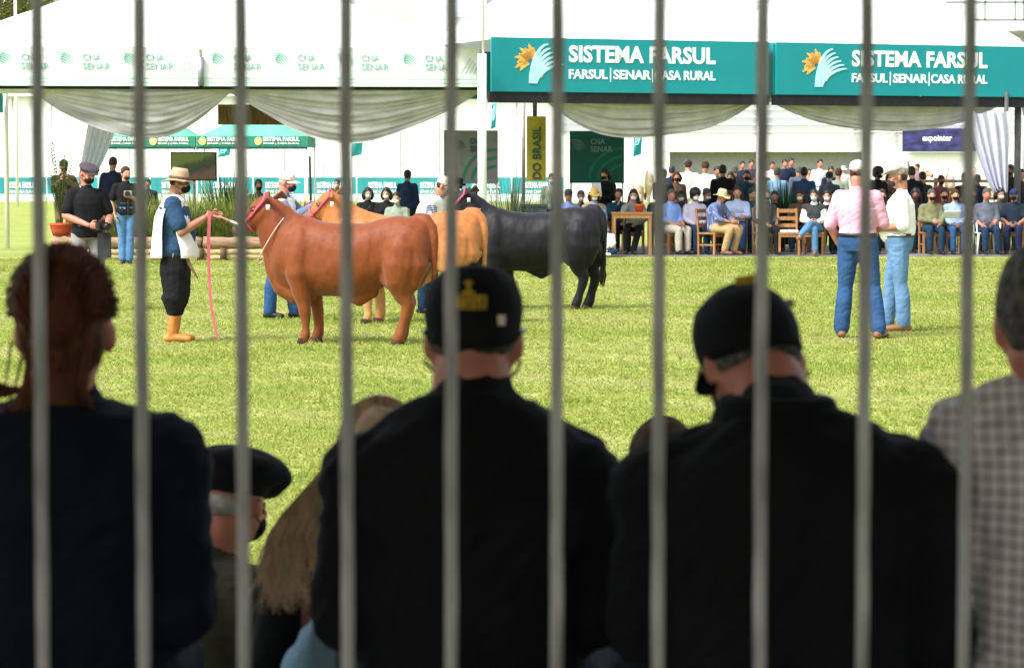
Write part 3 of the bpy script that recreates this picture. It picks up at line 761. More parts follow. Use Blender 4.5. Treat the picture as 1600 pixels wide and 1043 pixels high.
xs = [168, 190, 212, 236, 258, 282, 306, 330, 354, 378, 402, 424]
nm = ['behind the camera operator in jeans', 'beside the camera operator in jeans', 'between the jeans and the white tabard', 'left of the white tabard', 'behind the white tabard',
      'under the video screen', 'right of the tabard handler', 'behind the rope', 'left of the red bull muzzle', 'behind the red bull muzzle', 'above the red bull head', 'left of the grey sleeved handler']
for i, x in enumerate(xs):
    tuft('clump of green and straw ornamental grass ' + nm[i], x, 53.6 + random.uniform(-.2, .4), random.uniform(1.05, 1.35), .5, blade_m, .28, n=150, w=.03, group='ornamental grasses in the log planter')
for i, (x, d, nmz) in enumerate([(455, 53.5, 'right of the capped handler'), (487, 53.9, 'behind the upright stick'), (520, 54.4, 'behind the golden bull head')]):
    tuft('leafy green clump ' + nmz, x, d, 1.2, .55, blade_m, .2, n=140, w=.03, group='ornamental grasses in the log planter')
tuft('dark bushy plant right of the video screen', 353, 56, 1.75, .42, dark_blade, .1, n=260, w=.045, name='dark_shrub')
tuft('spiky dark green plant behind the empty wooden chair', 1226, 57.6, 1.55, .62, dark_blade, .2, n=260, w=.035, name='spiky_plant', stiff=.35)
tuft('grey green twiggy plant left of the dark plinth', 800, 55.0, 1.75, .5, olive_leaf, .1, n=200, w=.022, name='twiggy_plant', stiff=.4)
tuft('dark plant right of the dark plinth', 862, 55.6, 1.3, .3, dark_blade, .1, n=80, w=.03, name='small_shrub')

def log(L, r, label_m):
    g = G(); n = 9; pts = []; rr = []
    for i in range(n): pts.append((-L / 2 + L * i / (n - 1), random.gauss(0, .008), random.gauss(0, .006))); rr.append(r * random.uniform(.93, 1.05))
    g.tube(pts, rr, n=14, rnd=False); return g
def planter():
    d = 52.0; t = thing('log_planter', 'low planter edged with brown logs over pale sawn logs', 'planter', (XX(250, d), d, 0))
    x0 = XX(80, d) - XX(250, d); x1 = XX(428, d) - XX(250, d); edges = [x0, x0 + .86, x0 + 1.02 + .75, x0 + 2.85, x1]
    for i in range(4):
        L = edges[i + 1] - edges[i] - .03; c = (edges[i] + edges[i + 1]) / 2
        o = part('top_log', log(L, .115, 0), log_m, t); o.location = (c, 0, .33)
        for k, yy in ((0, -.02), (1, -.03)):
            o = part('base_log', log(L + .02, .062, 0), hay_m, t); o.location = (c, yy, .06 + .105 * k)
    for x in (x0 + .9, x0 + 2.82, x1 - .95):
        g = G(); g.tube([(x, -.12, 0), (x, -.12, .24)], .06, n=10, rnd=False); part('stake', g, wood_dk, t)
    g = G(); g.box(((x0 + x1) / 2, 1.0, .14), (x1 - x0, 1.9, .28)); part('soil', g, mat('soil', (.06, .045, .03)), t, False)
planter()
def palm():
    d = 52.9; x = XX(95, d)
    g = G(); g.lathe([(.15, 0), (.19, .10), (.215, .2), (.22, .205), (.22, .25), (.19, .25), (.18, .2)], 22)
    p = thing('plant_pot', 'red terracotta pot on the left end of the log planter', 'pot', (x, d, .44)); part('pot', g, mat('terracotta', (.45, .075, .025), var=.15), p)
    t = thing('potted_palm', 'tall thin leaved plant growing out of the red pot at left', 'plant', (x, d, .62))
    g = G(); st = G()
    for i in range(11):
        a = random.random() * 2 * PI; L = random.uniform(.9, 1.65); out = random.uniform(.1, .32)
        pts = []
        for k in range(6):
            f = k / 5; pts.append(Vector((math.cos(a) * out * f ** 1.5, math.sin(a) * out * f ** 1.5, L * f)))
        st.tube(pts, [.012, .011, .01, .008, .006, .004], n=6, rnd=False)
        for k in range(16):
            f = .35 + .65 * k / 15; i0 = min(4, int(f * 5)); p = pts[i0].lerp(pts[i0 + 1], f * 5 - i0)
            for s in (-1, 1):
                blade(g, p, (math.cos(a + s * 1.2), math.sin(a + s * 1.2), .55), random.uniform(.12, .25), .028, .5, 3)
    part('fronds', g, dark_blade, t); part('stems', st, mat('palm_stem', (.10, .10, .03), var=.2), t)
palm()
def tree(px, d, ztop, rad, label, seed):
    random.seed(seed); t = thing('tree', label, 'tree', (XX(px, d), d, 0), 0, 'trees beyond the tents')
    g = G(); g.tube([(0, 0, 0), (.2, 0, ztop * .3), (0, .1, ztop * .6), (.1, 0, ztop * .85)], [.35, .28, .2, .08], n=10, rnd=False)
    for i in range(7):
        a = i * 2.4; z = ztop * random.uniform(.4, .7)
        g.tube([(0, 0, z), (math.cos(a) * rad * .4, math.sin(a) * rad * .4, z + rad * .3), (math.cos(a) * rad * .8, math.sin(a) * rad * .8, z + rad * .5)], [.14, .09, .03], n=6, rnd=False)
    part('trunk', g, wood_dk, t)
    g = G(); cl = []
    for i in range(60):
        v = Vector((random.gauss(0, 1), random.gauss(0, 1), random.gauss(0, 1))).normalized() * random.uniform(.35, 1) * rad; v.z = v.z * .8 + ztop - rad * .75; cl.append(v)
    for i in range(7000):
        c = random.choice(cl); p = c + Vector((random.gauss(0, 1), random.gauss(0, 1), random.gauss(0, .7))) * rad * .16
        n_ = Vector((random.gauss(0, 1), random.gauss(0, 1), random.gauss(0, 1) + .6)).normalized(); x, y = frame_from(n_); s = random.uniform(.08, .2)
        g.add([p - x * s, p + y * s * .6, p + x * s, p - y * s * .6], [(0, 1, 2, 3)])
    part('crown', g, tree_leaf, t)
tree(-30, 205, 19.5, 6.5, 'yellowing broad tree showing over the tent at the top left corner', 3)
tree(60, 215, 16.5, 4.5, 'darker tree behind the yellowing one at the top left corner', 5)
random.seed(11)
g = G(); g.tube([(0, 0, 0), (0, 0, 11.5)], .07, n=8, rnd=False); o = part('flag_pole', g, pole_m, None); o.location = (XX(27, 130), 130, 0); tag(o, 'thin pale mast in front of the trees at the top left', 'pole')

# ---------------------------------------------------------------- cattle
def hide(name, top, low, sheen=.35, dark=None):
    m = bpy.data.materials.new(name); m.use_nodes = True; n = m.node_tree.nodes; l = m.node_tree.links; b = n['Principled BSDF']
    b.inputs['Roughness'].default_value = .55; b.inputs['Specular IOR Level'].default_value = .20
    b.inputs['Sheen Weight'].default_value = sheen * .3; b.inputs['Sheen Roughness'].default_value = .5
    tc = n.new('ShaderNodeTexCoord'); sx = n.new('ShaderNodeSeparateXYZ'); l.new(tc.outputs['Object'], sx.inputs[0])
    nz = n.new('ShaderNodeTexNoise'); nz.inputs['Scale'].default_value = 4.5; nz.inputs['Detail'].default_value = 6; l.new(tc.outputs['Object'], nz.inputs['Vector'])
    ad = n.new('ShaderNodeMath'); ad.operation = 'MULTIPLY_ADD'; ad.inputs[1].default_value = .9; l.new(nz.outputs[0], ad.inputs[0]); l.new(sx.outputs[2], ad.inputs[2])
    mr = n.new('ShaderNodeMapRange'); mr.inputs[1].default_value = .75; mr.inputs[2].default_value = 1.75; l.new(ad.outputs[0], mr.inputs[0])
    mx = n.new('ShaderNodeMix'); mx.data_type = 'RGBA'; mx.inputs[6].default_value = (*low, 1); mx.inputs[7].default_value = (*top, 1); l.new(mr.outputs[0], mx.inputs[0])
    # muzzle and lower legs carry their own colour on a real animal
    mp = n.new('ShaderNodeMapRange'); mp.inputs[1].default_value = -1.0; mp.inputs[2].default_value = -1.1; l.new(sx.outputs[0], mp.inputs[0])
    m2 = n.new('ShaderNodeMix'); m2.data_type = 'RGBA'; m2.inputs[7].default_value = (*(dark or (.16, .09, .07)), 1); l.new(mx.outputs[2], m2.inputs[6]); l.new(mp.outputs[0], m2.inputs[0])
    n2 = n.new('ShaderNodeTexNoise'); n2.inputs['Scale'].default_value = 22; n2.inputs['Detail'].default_value = 8
    mpp = n.new('ShaderNodeMapping'); mpp.inputs['Scale'].default_value = (1, 2.5, .7); l.new(tc.outputs['Object'], mpp.inputs[0]); l.new(mpp.outputs[0], n2.inputs['Vector'])
    r2 = n.new('ShaderNodeValToRGB'); r2.color_ramp.elements[0].position = .3; r2.color_ramp.elements[0].color = (.84, .84, .84, 1); r2.color_ramp.elements[1].position = .7; r2.color_ramp.elements[1].color = (1.1, 1.1, 1.1, 1)
    l.new(n2.outputs[0], r2.inputs[0])
    m3 = n.new('ShaderNodeMix'); m3.data_type = 'RGBA'; m3.blend_type = 'MULTIPLY'; m3.inputs[0].default_value = 1; l.new(m2.outputs[2], m3.inputs[6]); l.new(r2.outputs[0], m3.inputs[7])
    l.new(m3.outputs[2], b.inputs['Base Color'])
    bp = n.new('ShaderNodeBump'); bp.inputs['Strength'].default_value = .35; bp.inputs['Distance'].default_value = .01; l.new(n2.outputs[0], bp.inputs['Height']); l.new(bp.outputs[0], b.inputs['Normal'])
    return m
halter_m = mat('pink_halter', (.62, .08, .13), rough=.7, var=.15, scale=30)
rope_m = mat('pale_rope', (.55, .42, .35), rough=.8, var=.2, scale=30)
hoof_m = mat('hoof_horn', (.05, .03, .022), rough=.9, spec=.1, var=.3)
tag_m = mat('ear_tag', (.78, .76, .70), var=.05)
def sup_ring(x, zt, zb, hw, n=44, p=2.3, cy=0.0, shift=.06):
    cz = (zt + zb) / 2 + (zt - zb) * shift * 0; h = (zt - zb) / 2; ring = []
    for j in range(n):
        a = 2 * PI * j / n; c, s = math.cos(a), math.sin(a)
        yy = math.copysign(abs(c) ** (2 / p), c) * hw; z_ = math.copysign(abs(s) ** (2 / p), s) * h
        if s < 0: yy *= 1 - .25 * abs(s) ** 2
        ring.append((x, cy + yy, cz + z_))
    return ring
def spline_rows(rows, k):
    rows = [np.array(r, float) for r in rows]; out = []
    for i in range(len(rows) - 1):
        a, b, c, d = rows[max(0, i - 1)], rows[i], rows[i + 1], rows[min(len(rows) - 1, i + 2)]
        for q in range(k):
            t = q / k; out.append(.5 * (2 * b + (c - a) * t + (2 * a - 5 * b + 4 * c - d) * t * t + (3 * b - a - 3 * c + d) * t ** 3))
    out.append(rows[-1]); return [tuple(r) for r in out]
def cow_meshes(turn=0.0, fox=.04, hox=-.05, vox=.0125, neck_up=0.0):
    """head at -X; the neck bends sideways by turn (metres at the muzzle)"""
    g = G()
    rows = [(-.76, 1.00, .66, .10), (-.68, 1.10, .55, .165), (-.58, 1.17, .485, .205), (-.45, 1.19, .455, .228), (-.30, 1.165, .45, .24), (-.12, 1.145, .44, .258), (.05, 1.142, .445, .262),
            (.20, 1.155, .475, .252), (.34, 1.185, .535, .232), (.47, 1.21, .60, .232), (.58, 1.215, .58, .236), (.69, 1.20, .63, .215), (.77, 1.145, .71, .175), (.815, 1.04, .79, .11)]
    g.ring_loft([sup_ring(*r) for r in spline_rows(rows, 5)])
    def P(x, y, z): 
        f = max(0, (-x - .55) / .6); return Vector((x, y + turn * f ** 1.2, z + neck_up * f))
    # neck
    rings = []
    for (x, z, rv, rh) in [(-.46, .88, .31, .17), (-.58, .98, .275, .15), (-.70, 1.09, .235, .125), (-.765, 1.175, .205, .112), (-.81, 1.265, .15, .10)]:
        c = P(x, 0, z); t = Vector((-.72, turn * .6, .62)).normalized(); side = Vector((0, 1, 0)); up = t.cross(side).normalized() * -1; ring = []
        side = t.cross(up)
        for j in range(28):
            a = 2 * PI * j / 28; ring.append(c + side * math.cos(a) * rh + up * math.sin(a) * rv)
        rings.append(ring)
    g.ring_loft(rings)
    # head: poll -> muzzle
    poll = P(-.795, 0, 1.335); muz = P(-1.135, 0, 1.095); t = (muz - poll).normalized(); side = Vector((0, 1, 0)); side = (side - t * side.dot(t)).normalized(); up = side.cross(t) * 1.0
    if up.z < 0: up = -up
    Lh = (muz - poll).length; rings = []
    for f, rv, rh, off in [(-.14, .07, .06, -.02), (-.05, .115, .095, -.025), (.12, .148, .112, -.045), (.3, .142, .116, -.045), (.5, .112, .09, -.035), (.7, .08, .068, -.025), (.86, .075, .068, -.02), (.98, .066, .06, -.015), (1.05, .04, .04, -.012)]:
        c = poll + t * (Lh * f) + up * off; ring = []
        for j in range(24):
            a = 2 * PI * j / 24; ring.append(c + side * math.cos(a) * rh + up * math.sin(a) * rv)
        rings.append(ring)
    g.ring_loft(rings)
    hd = lambda f, s, u: poll + t * (Lh * f) + side * s + up * u
    for s in (-1, 1):
        g.ell(hd(.30, s * .085, .045), (.045, .035, .035))                      # brow
        e0 = hd(-.06, s * .085, .02); e1 = e0 + side * (s * .12) + up * .03 - t * .05 + Vector((.03, 0, 0)); e2 = e0 + side * (s * .20) + up * .01 - t * .04 + Vector((.06, 0, -.01))
        g.tube([e0, e1, e2], [.035, .05, .022], n=10, flat=((up * .8 + t * .6).normalized(), .42))
    # dewlap, brisket, sheath
    g.tube([P(-.86, 0, 1.04), P(-.80, 0, .86), P(-.755, 0, .70), P(-.66, 0, .53)], [.045, .055, .07, .085], n=10)
    g.tube([(-.66, 0, .53), (-.52, 0, .455), (-.4, 0, .46)], [.09, .10, .08], n=10)
    g.tube([(-.05, 0, .47), (.10, 0, .415), (.24, 0, .49)], [.05, .065, .05], n=10)
    # legs
    for s, ox in ((-1, 0.0), (1, fox)):
        y = s * .135
        g.tube([(-.47 + ox * .5, s * .12, .86), (-.45 + ox, s * .14, .66), (-.425 + ox, y, .48), (-.40 + ox, y, .37), (-.393 + ox, y, .31), (-.388 + ox, y, .24), (-.385 + ox, y, .15), (-.388 + ox, y, .095), (-.40 + ox, y, .055)],
               [.13, .13, .088, .066, .064, .053, .047, .056, .056], n=14)
    for s, ox in ((-1, 0.0), (1, hox)):
        y = s * .135
        g.tube([(.56, s * .11, .92), (.55 + ox, s * .135, .74), (.53 + ox, s * .145, .58), (.57 + ox, y, .46), (.615 + ox, y, .385), (.60 + ox, y, .31), (.565 + ox, y, .19), (.545 + ox, y, .11), (.52 + ox, y, .055)],
               [.19, .18, .135, .088, .066, .058, .048, .056, .058], n=14)
        g.tube([(.66, s * .12, .95), (.70, s * .13, .75), (.66 + ox, s * .13, .58)], [.12, .115, .08], n=12)   # buttock
        g.ell((.46, s * .125, .68), (.13, .085, .17), nu=20, nv=14)
        g.ell((-.43, s * .165, .84), (.13, .085, .26), nu=22, nv=14); g.ell((.60, s * .14, .90), (.20, .115, .26), nu=22, nv=14)               # hip bone, shoulder blade
    # tail
    g.tube([(.68, 0, 1.19), (.76, -.01, 1.18), (.825, -.03, 1.11), (.852, -.05, 1.0), (.856, -.06, .84), (.85, -.06, .66), (.84, -.05, .50)], [.06, .052, .042, .036, .031, .03, .034], n=12)
    me = remesh(g, vox, 8 if vox < .02 else 3, .6); wrinkle(me, .013, (4.2, 5, 3.4), 3.0, True); wrinkle(me, .003, (16, 12, 5), 7.0, True)
    hoofs = []
    for cx, oy in ((-.41, -.135), (-.41 + fox, .135), (.51, -.135), (.51 + hox, .135)):
        ho = G(); ho.lathe([(.066, 0), (.064, .02), (.054, .05), (.045, .055)], 14, c=(cx, oy, 0)); hoofs.append(ho.mesh('hoof'))
    ey = G()
    for s in (-1, 1): ey.ell(hd(.30, s * .113, .015), (.024, .014, .02), nu=10, nv=7)
    sw = G()
    for i in range(40):
        a = random.random() * 6.28; r = random.random() * .03
        sw.tube([(.83 + r * math.cos(a), -.03 + r * math.sin(a), .52), (.83 + r * 1.5 * math.cos(a), -.03 + r * 1.5 * math.sin(a), .40), (.82 + r * math.cos(a), -.03 + r * math.sin(a), random.uniform(.26, .34))], [.006, .006, .002], n=4, rnd=False)
    # halter: nose band, cheek strap, poll strap
    hl = G()
    def loop(f, rv, rh, off, r=.012, n=22):
        pts = [hd(f, 0, off) + side * math.cos(2 * PI * j / n) * rh + up * math.sin(2 * PI * j / n) * rv for j in range(n + 1)]
        hl.tube(pts, r, n=6, rnd=False)
    loop(.64, .098, .084, -.028)
    for s in (-1, 1):
        hl.tube([hd(.64, s * .086, -.02), hd(.42, s * .105, -.01), hd(.2, s * .122, .01), hd(-.02, s * .108, .03), hd(-.1, s * .05, .085), hd(-.1, 0, .095)], .013, n=6, rnd=False)
        hl.ell(hd(.64, s * .092, -.02), (.022, .015, .022))
    neckrope = G(); pts = []
    for j in range(25):
        a = 2 * PI * j / 24; c = P(-.74, 0, 1.0); q = Vector((.30, 0, .30))
        pts.append(c + Vector((0, 1, 0)) * math.cos(a) * .152 + Vector((.16, 0, .25)) * math.sin(a) * 1.0)
    neckrope.tube(pts, .006, n=5, rnd=False)
    tg = G(); e = hd(-.02, -.2, -.01) + Vector((.05, -.01, -.03)); tg.box(e, (.035, .012, .05))
    return dict(body=me, **{'hoof%d' % i: m_ for i, m_ in enumerate(hoofs)}, eye=ey.mesh('eyes'), switch=sw.mesh('tail_switch'), halter=hl.mesh('halter'), neck_rope=neckrope.mesh('neck_rope'), ear_tag=tg.mesh('ear_tag')), hd
eye_m = mat('eye_dark', (.012, .008, .006), rough=.15, var=.1, spec=.6)
def cow(parts, hd, label, loc, rz, hm, scale=1.0, halter=None, extras=('halter', 'neck_rope', 'ear_tag'), cat='bull', group=None, own=True):
    t = thing('bull', label, cat, loc, rz, group); t.scale = (scale,) * 3
    def add(n, m):
        me = parts[n]
        if not me.materials: me.materials.append(m)
        o = bpy.data.objects.new(n, me); C.objects.link(o); o.parent = t
        o.material_slots[0].link = 'OBJECT'; o.material_slots[0].material = m
        return o
    add('body', hm); [setattr(add('hoof%d' % i, hoof_m), 'name', 'hoof') for i in range(4)]; add('eye', eye_m).name = 'eyes'; add('switch', mat('switch_hair', (.03, .016, .01))).name = 'tail_switch'
    for e in extras: add(e, {'halter': halter or halter_m, 'neck_rope': rope_m, 'ear_tag': tag_m}[e])
    return t
red_hide = hide('red_hide', (.165, .034, .007), (.185, .050, .010))
gold_hide = hide('golden_hide', (.36, .115, .026), (.42, .20, .07))
black_hide = hide('black_hide', (.0065, .0065, .0095), (.004, .004, .005), .2, (.012, .010, .010))
cream_hide = hide('cream_hide', (.62, .52, .42), (.55, .42, .32), .2, (.3, .2, .17))
pA, hdA = cow_meshes(0.0, neck_up=-.02)
d1 = 27.0; k1 = F / d1
cow1 = cow(pA, hdA, 'red bull in front, standing side on in a pink halter', (XX(545, d1), d1, 0), R(-13), red_hide, 1.035)
pB, hdB = cow_meshes(0.16, fox=.09)
pC, hdC = cow_meshes(0.05, fox=.10, hox=.12)
d2 = 30.6
cow2 = cow(pB, hdB, 'golden bull standing behind the red one, rump against the black bull', (XX(634, d2), d2, 0), R(-5), gold_hide, 1.04)
d3 = 33.8
cow3 = cow(pC, hdC, 'black bull at the right of the three, head hidden behind the golden rump', (XX(833, d3), d3, 0), R(-6), black_hide, 1.035)
pF, hdF = cow_meshes(0.0, vox=.03)
far = [(1000, 118, -80, cream_hide, 'cream coloured ox seen end on between the dark banner and the seated crowd', 1.45),
       (1408, 128, 170, hide('buff_hide', (.62, .45, .36), (.55, .38, .30)), 'buff ox far off, just right of the man in the flat cap', 1.3),
       (1452, 132, -75, cream_hide, 'far cream ox above the woman in the green shirt', 1.3),
       (1478, 127, -98, hide('pink_hide', (.66, .5, .43), (.55, .38, .33)), 'far pinkish ox above the woman reading a paper', 1.35),
       (1545, 126, -70, hide('buff2_hide', (.60, .42, .34), (.52, .36, .28)), 'far buff ox between the last fence bar and the pale curtain', 1.3)]
for px, d, rz, hm, lb, sc in far:
    cow(pF, hdF, lb, (XX(px, d), d, 0), R(rz), hm, sc, extras=(), cat='ox', group='far cattle beyond the rail fence')
# ---------------------------------------------------------------- people
SKIN = {'fair': mat('skin_fair', (.46, .235, .155), rough=.55, var=.10, scale=9, spec=.35), 'tan': mat('skin_tan', (.34, .16, .095), rough=.55, var=.12, scale=9, spec=.35),
        'brown': mat('skin_brown', (.17, .08, .05), rough=.55, var=.12, scale=9, spec=.35), 'pink': mat('skin_pink', (.46, .17, .12), rough=.55, var=.15, scale=12, spec=.35)}
hairm = {'dark': mat('hair_dark', (.014, .010, .009), rough=.5, var=.4, scale=25, spec=.4), 'brown': mat('hair_brown', (.055, .028, .016), rough=.8, var=.4, scale=25, spec=.12),
         'grey': mat('hair_grey', (.085, .078, .074), rough=.8, spec=.15, var=.6, scale=60, bump=.6, bscale=90), 'red': mat('hair_auburn', (.095, .030, .017), rough=.7, var=.5, scale=30, spec=.15, stretch=(1, 1, .3)),
         'blonde': mat('hair_blonde', (.78, .54, .36), rough=.5, var=.25, scale=30, spec=.3, trans=.25, stretch=(1, 1, .2)), 'white': mat('hair_white', (.34, .32, .31), rough=.6, var=.3, scale=40)}
CL = lambda n, c, **k: cloth('cloth_' + n, c, **k)
black_c = CL('black', (.010, .010, .012)); navy_c = CL('navy', (.012, .016, .045)); charcoal_c = CL('charcoal', (.035, .036, .04)); white_c = CL('white', (.76, .75, .74), var=.05); lblue_c = CL('light_blue', (.24, .32, .50), var=.1)
jeans_c = CL('denim', (.026, .072, .175), var=.14); ljeans_c = CL('light_denim', (.11, .21, .36), var=.14); djeans_c = CL('dark_denim', (.012, .032, .065)); khaki_c = CL('khaki', (.36, .24, .12), var=.12)
grey_c = CL('grey', (.20, .19, .185)); pinkshirt_c = CL('pink', (.62, .34, .46), var=.06); olive_c = CL('olive', (.14, .14, .075)); slate_c = CL('slate', (.09, .10, .135)); cream_c = CL('cream', (.60, .56, .49), var=.06)
blueshirt_c = CL('mid_blue', (.024, .058, .118)); boot_m = mat('tan_boot', (.52, .20, .045), rough=.5, var=.25, scale=9); brown_shoe = mat('brown_shoe', (.20, .085, .045), rough=.5, var=.2); black_shoe = mat('black_shoe', (.015, .014, .014), rough=.4, var=.2)
maskblack = CL('mask_black', (.011, .011, .013)); maskwhite = CL('mask_white', (.70, .72, .74), var=.04); maskblue = CL('mask_blue', (.32, .55, .66), var=.06)

STAND = dict(pel=(0, 0, .95), waist=(0, 0, 1.08), chest=(0, .01, 1.28), neck=(0, .025, 1.455), head=(0, -.015, 1.635), shL=(.178, .015, 1.395), shR=(-.178, .015, 1.395),
             elL=(.235, .035, 1.13), elR=(-.235, .035, 1.13), wrL=(.235, -.05, .885), wrR=(-.235, -.05, .885), hipL=(.092, 0, .92), hipR=(-.092, 0, .92),
             knL=(.105, -.02, .50), knR=(-.105, -.02, .50), anL=(.115, .02, .085), anR=(-.115, .02, .085), toL=(.135, -.15, .035), toR=(-.135, -.15, .035))
SIT = dict(pel=(0, 0, .54), waist=(0, .02, .66), chest=(0, .035, .86), neck=(0, .02, 1.03), head=(0, -.03, 1.21), shL=(.178, .02, .96), shR=(-.178, .02, .96),
           elL=(.235, -.02, .71), elR=(-.235, -.02, .71), wrL=(.09, -.24, .62), wrR=(-.09, -.24, .62), hipL=(.092, -.01, .53), hipR=(-.092, -.01, .53),
           knL=(.12, -.43, .51), knR=(-.12, -.43, .51), anL=(.12, -.42, .085), anR=(-.12, -.42, .085), toL=(.13, -.58, .035), toR=(-.13, -.58, .035))
def lowsit(floor):
    p = dict(SIT); h = floor
    p.update(knL=(.16, -.36, .70), knR=(-.16, -.36, .70), anL=(.14, -.58, h + .085), anR=(-.14, -.58, h + .085), toL=(.15, -.74, h + .035), toR=(-.15, -.74, h + .035), wrL=(.1, -.42, .74), wrR=(-.1, -.42, .74))
    return p
def sring(c, xd, yd, rx, ry, n=20, p=2.3):
    out = []
    for j in range(n):
        a = 2 * PI * j / n; cc, ss = math.cos(a), math.sin(a)
        out.append(c + xd * (math.copysign(abs(cc) ** (2 / p), cc) * rx) + yd * (math.copysign(abs(ss) ** (2 / p), ss) * ry))
    return out
class Person:
    def __init__(s, label, px, d, rz, pose=STAND, H=1.75, skin='fair', build=1.0, belly=0.0, vox=.014, z=0.0, j=None, group=None, headrot=(0, 0, 0), x=None, fem=False, eyes=True, neckr=.058):
        s.neckr = neckr; s.J = {k: Vector(v) for k, v in pose.items()}
        for k, v in (j or {}).items(): s.J[k] = Vector(v)
        s.b = build; s.belly = belly; s.vox = vox; s.k = H / 1.75; s.fem = fem
        s.t = thing('person', label, 'person', (XX(px, d) if x is None else x, d, z), R(rz), group); s.t.scale = (s.k,) * 3
        s.skin = SKIN[skin]; s.label = label
        yw, pt, rl = headrot
        s.HM = Matrix.Translation(s.J['head']) @ Matrix.Rotation(R(yw), 4, 'Z') @ Matrix.Rotation(R(pt), 4, 'X') @ Matrix.Rotation(R(rl), 4, 'Y')
        s.body(eyes)
    def hp(s, *p): return s.HM @ Vector(p)
    def torso(s, g, inf=0.0, lo=-.08, hi=1.0, shirt=False, flare=0.0, tucked=False):
        J = s.J; b = s.b; xs = (J['shL'] - J['shR']).normalized(); xh = (J['hipL'] - J['hipR']).normalized()
        pel, wa, ch, ne = J['pel'], J['waist'], J['chest'], J['neck']; dn = (pel - wa).normalized()
        wf = .92 if s.fem else 1.0
        st = [(pel + dn * (-lo if lo < 0 else 0), xh, .145 + flare, .105 + flare), (pel, xh, .165 + flare, .118 + flare * .8), (pel.lerp(wa, .6), xh, .158 * (1 if not s.fem else .95), .112), (wa, xh.lerp(xs, .3), .148 * wf, .106 + s.belly * .5), (wa.lerp(ch, .5), xh.lerp(xs, .6), .158 * wf, .112 + s.belly * .3),
              (ch, xs, .172 * wf, .118), (ch.lerp(ne, .5), xs, .168, .105), (ch.lerp(ne, .82), xs, .125, .082), (ne, xs, .066, .066)]
        if tucked: st = [(pel.lerp(wa, .5), xh, .160, .113 + s.belly * .3)] + st[3:]
        rings = []
        for i, (c, x, rx, ry) in enumerate(st):
            a = st[max(0, i - 1)][0]; e = st[min(len(st) - 1, i + 1)][0]; t = (e - a).normalized(); x = (x - t * x.dot(t)).normalized(); y = t.cross(x)
            kk = b if i < len(st) - 2 else 1
            rings.append(sring(c, x, y, rx * kk + inf, ry * kk + inf))
        g.ring_loft(rings)
        if s.belly:
            fw = xh.cross((wa - pel).normalized()); fw = -fw if fw.y > 0 else fw
            g.ell(wa + fw * .05, (.14 * b + inf, .10 + s.belly + inf, .15 + inf))
        sh0 = .058 + inf
        g.tube([J['shR'] + Vector((0, 0, -.01)), J['neck'] + Vector((0, .01, -.065)), J['shL'] + Vector((0, 0, -.01))], [sh0 + .006, .07 + inf, sh0 + .006], n=12)
        if s.fem and not shirt:
            pass
        if s.fem:
            fw = Vector((0, -1, 0))
            for sd in (-1, 1): g.ell(J['chest'] + fw * .085 + xs * sd * .075, (.065 + inf * .5,) * 3)
    def arm(s, g, sd, inf=0.0, upto=1.0, hand=False):
        J = s.J; a, e, w_ = J['sh' + sd], J['el' + sd], J['wr' + sd]; b = .5 + s.b * .5
        if upto <= 1:
            p = a.lerp(e, upto); g.tube([a, a.lerp(p, .5), p], [.055 * b + inf, .050 * b + inf * 1.15, .046 * b + inf * 1.5], n=12)
        else:
            f = upto - 1
            g.tube([a, a.lerp(e, .5), e], [.055 * b + inf, .048 * b + inf, .041 * b + inf], n=12)
            q = e.lerp(w_, f); g.tube([e, e.lerp(q, .4), q], [.041 * b + inf, .042 * b + inf * 1.1, (.027 + (1 - f) * .012) * b + inf * 1.1], n=12)
    def leg(s, g, sd, inf=0.0, upto=2.0, taper=0.0, baggy=0.0):
        J = s.J; h, k, a = J['hip' + sd], J['kn' + sd], J['an' + sd]; b = .5 + s.b * .5
        if upto <= 1: k = h.lerp(k, upto)
        g.tube([h, h.lerp(k, .45), k], [.093 * b + inf, .08 * b + inf + baggy, .056 * b + inf + baggy], n=14)
        if upto > 1:
            q = k.lerp(a, upto - 1)
            cb = Vector((0, .012, 0))
            g.tube([k, k.lerp(q, .35) + cb, q], [.056 * b + inf + baggy, .056 * b + inf + baggy * .9 + taper * .4, .040 * b + inf + taper], n=14)
    def body(s, eyes):
        J = s.J; g = G()
        s.torso(g)
        for sd in 'LR':
            s.arm(g, sd, upto=2.0); s.leg(g, sd)
            g.tube([J['an' + sd] + Vector((0, .02, -.03)), J['to' + sd]], [.04, .028], n=10)
        # neck and head
        hb = s.hp(0, .035, -.06)
        nk = s.neckr; g.tube([J['neck'] - Vector((0, 0, .04)), J['neck'].lerp(hb, .5), hb], [nk + .006, nk, nk], n=14)
        H = G()
        H.ell((0, .014, .032), (.075, .095, .088), nu=18, nv=12); H.ell((0, -.02, -.03), (.063, .076, .085), nu=16, nv=10); H.ell((0, -.036, -.078), (.043, .048, .036))
        H.tube([(0, -.088, .012), (0, -.106, -.022)], [.010, .016], n=8); H.ell((0, -.085, .024), (.05, .016, .012))
        H.ell((0, -.083, -.058), (.026, .016, .012)); H.ell((.035, -.07, -.025), (.025, .02, .022)); H.ell((-.035, -.07, -.025), (.025, .02, .022))
        for sd in (-1, 1): H.ell((sd * .079, .018, -.012), (.011, .021, .034), Matrix.Rotation(R(sd * 18), 3, 'Z'))
        H.xf(s.HM); g.join(H)
        me = remesh(g, s.vox, 3, .5)
        hg = G()
        for sd in 'LR': s.hand(hg, sd)
        me = append(me, hg)
        s.bodyo = link('body', me, s.skin, s.t)
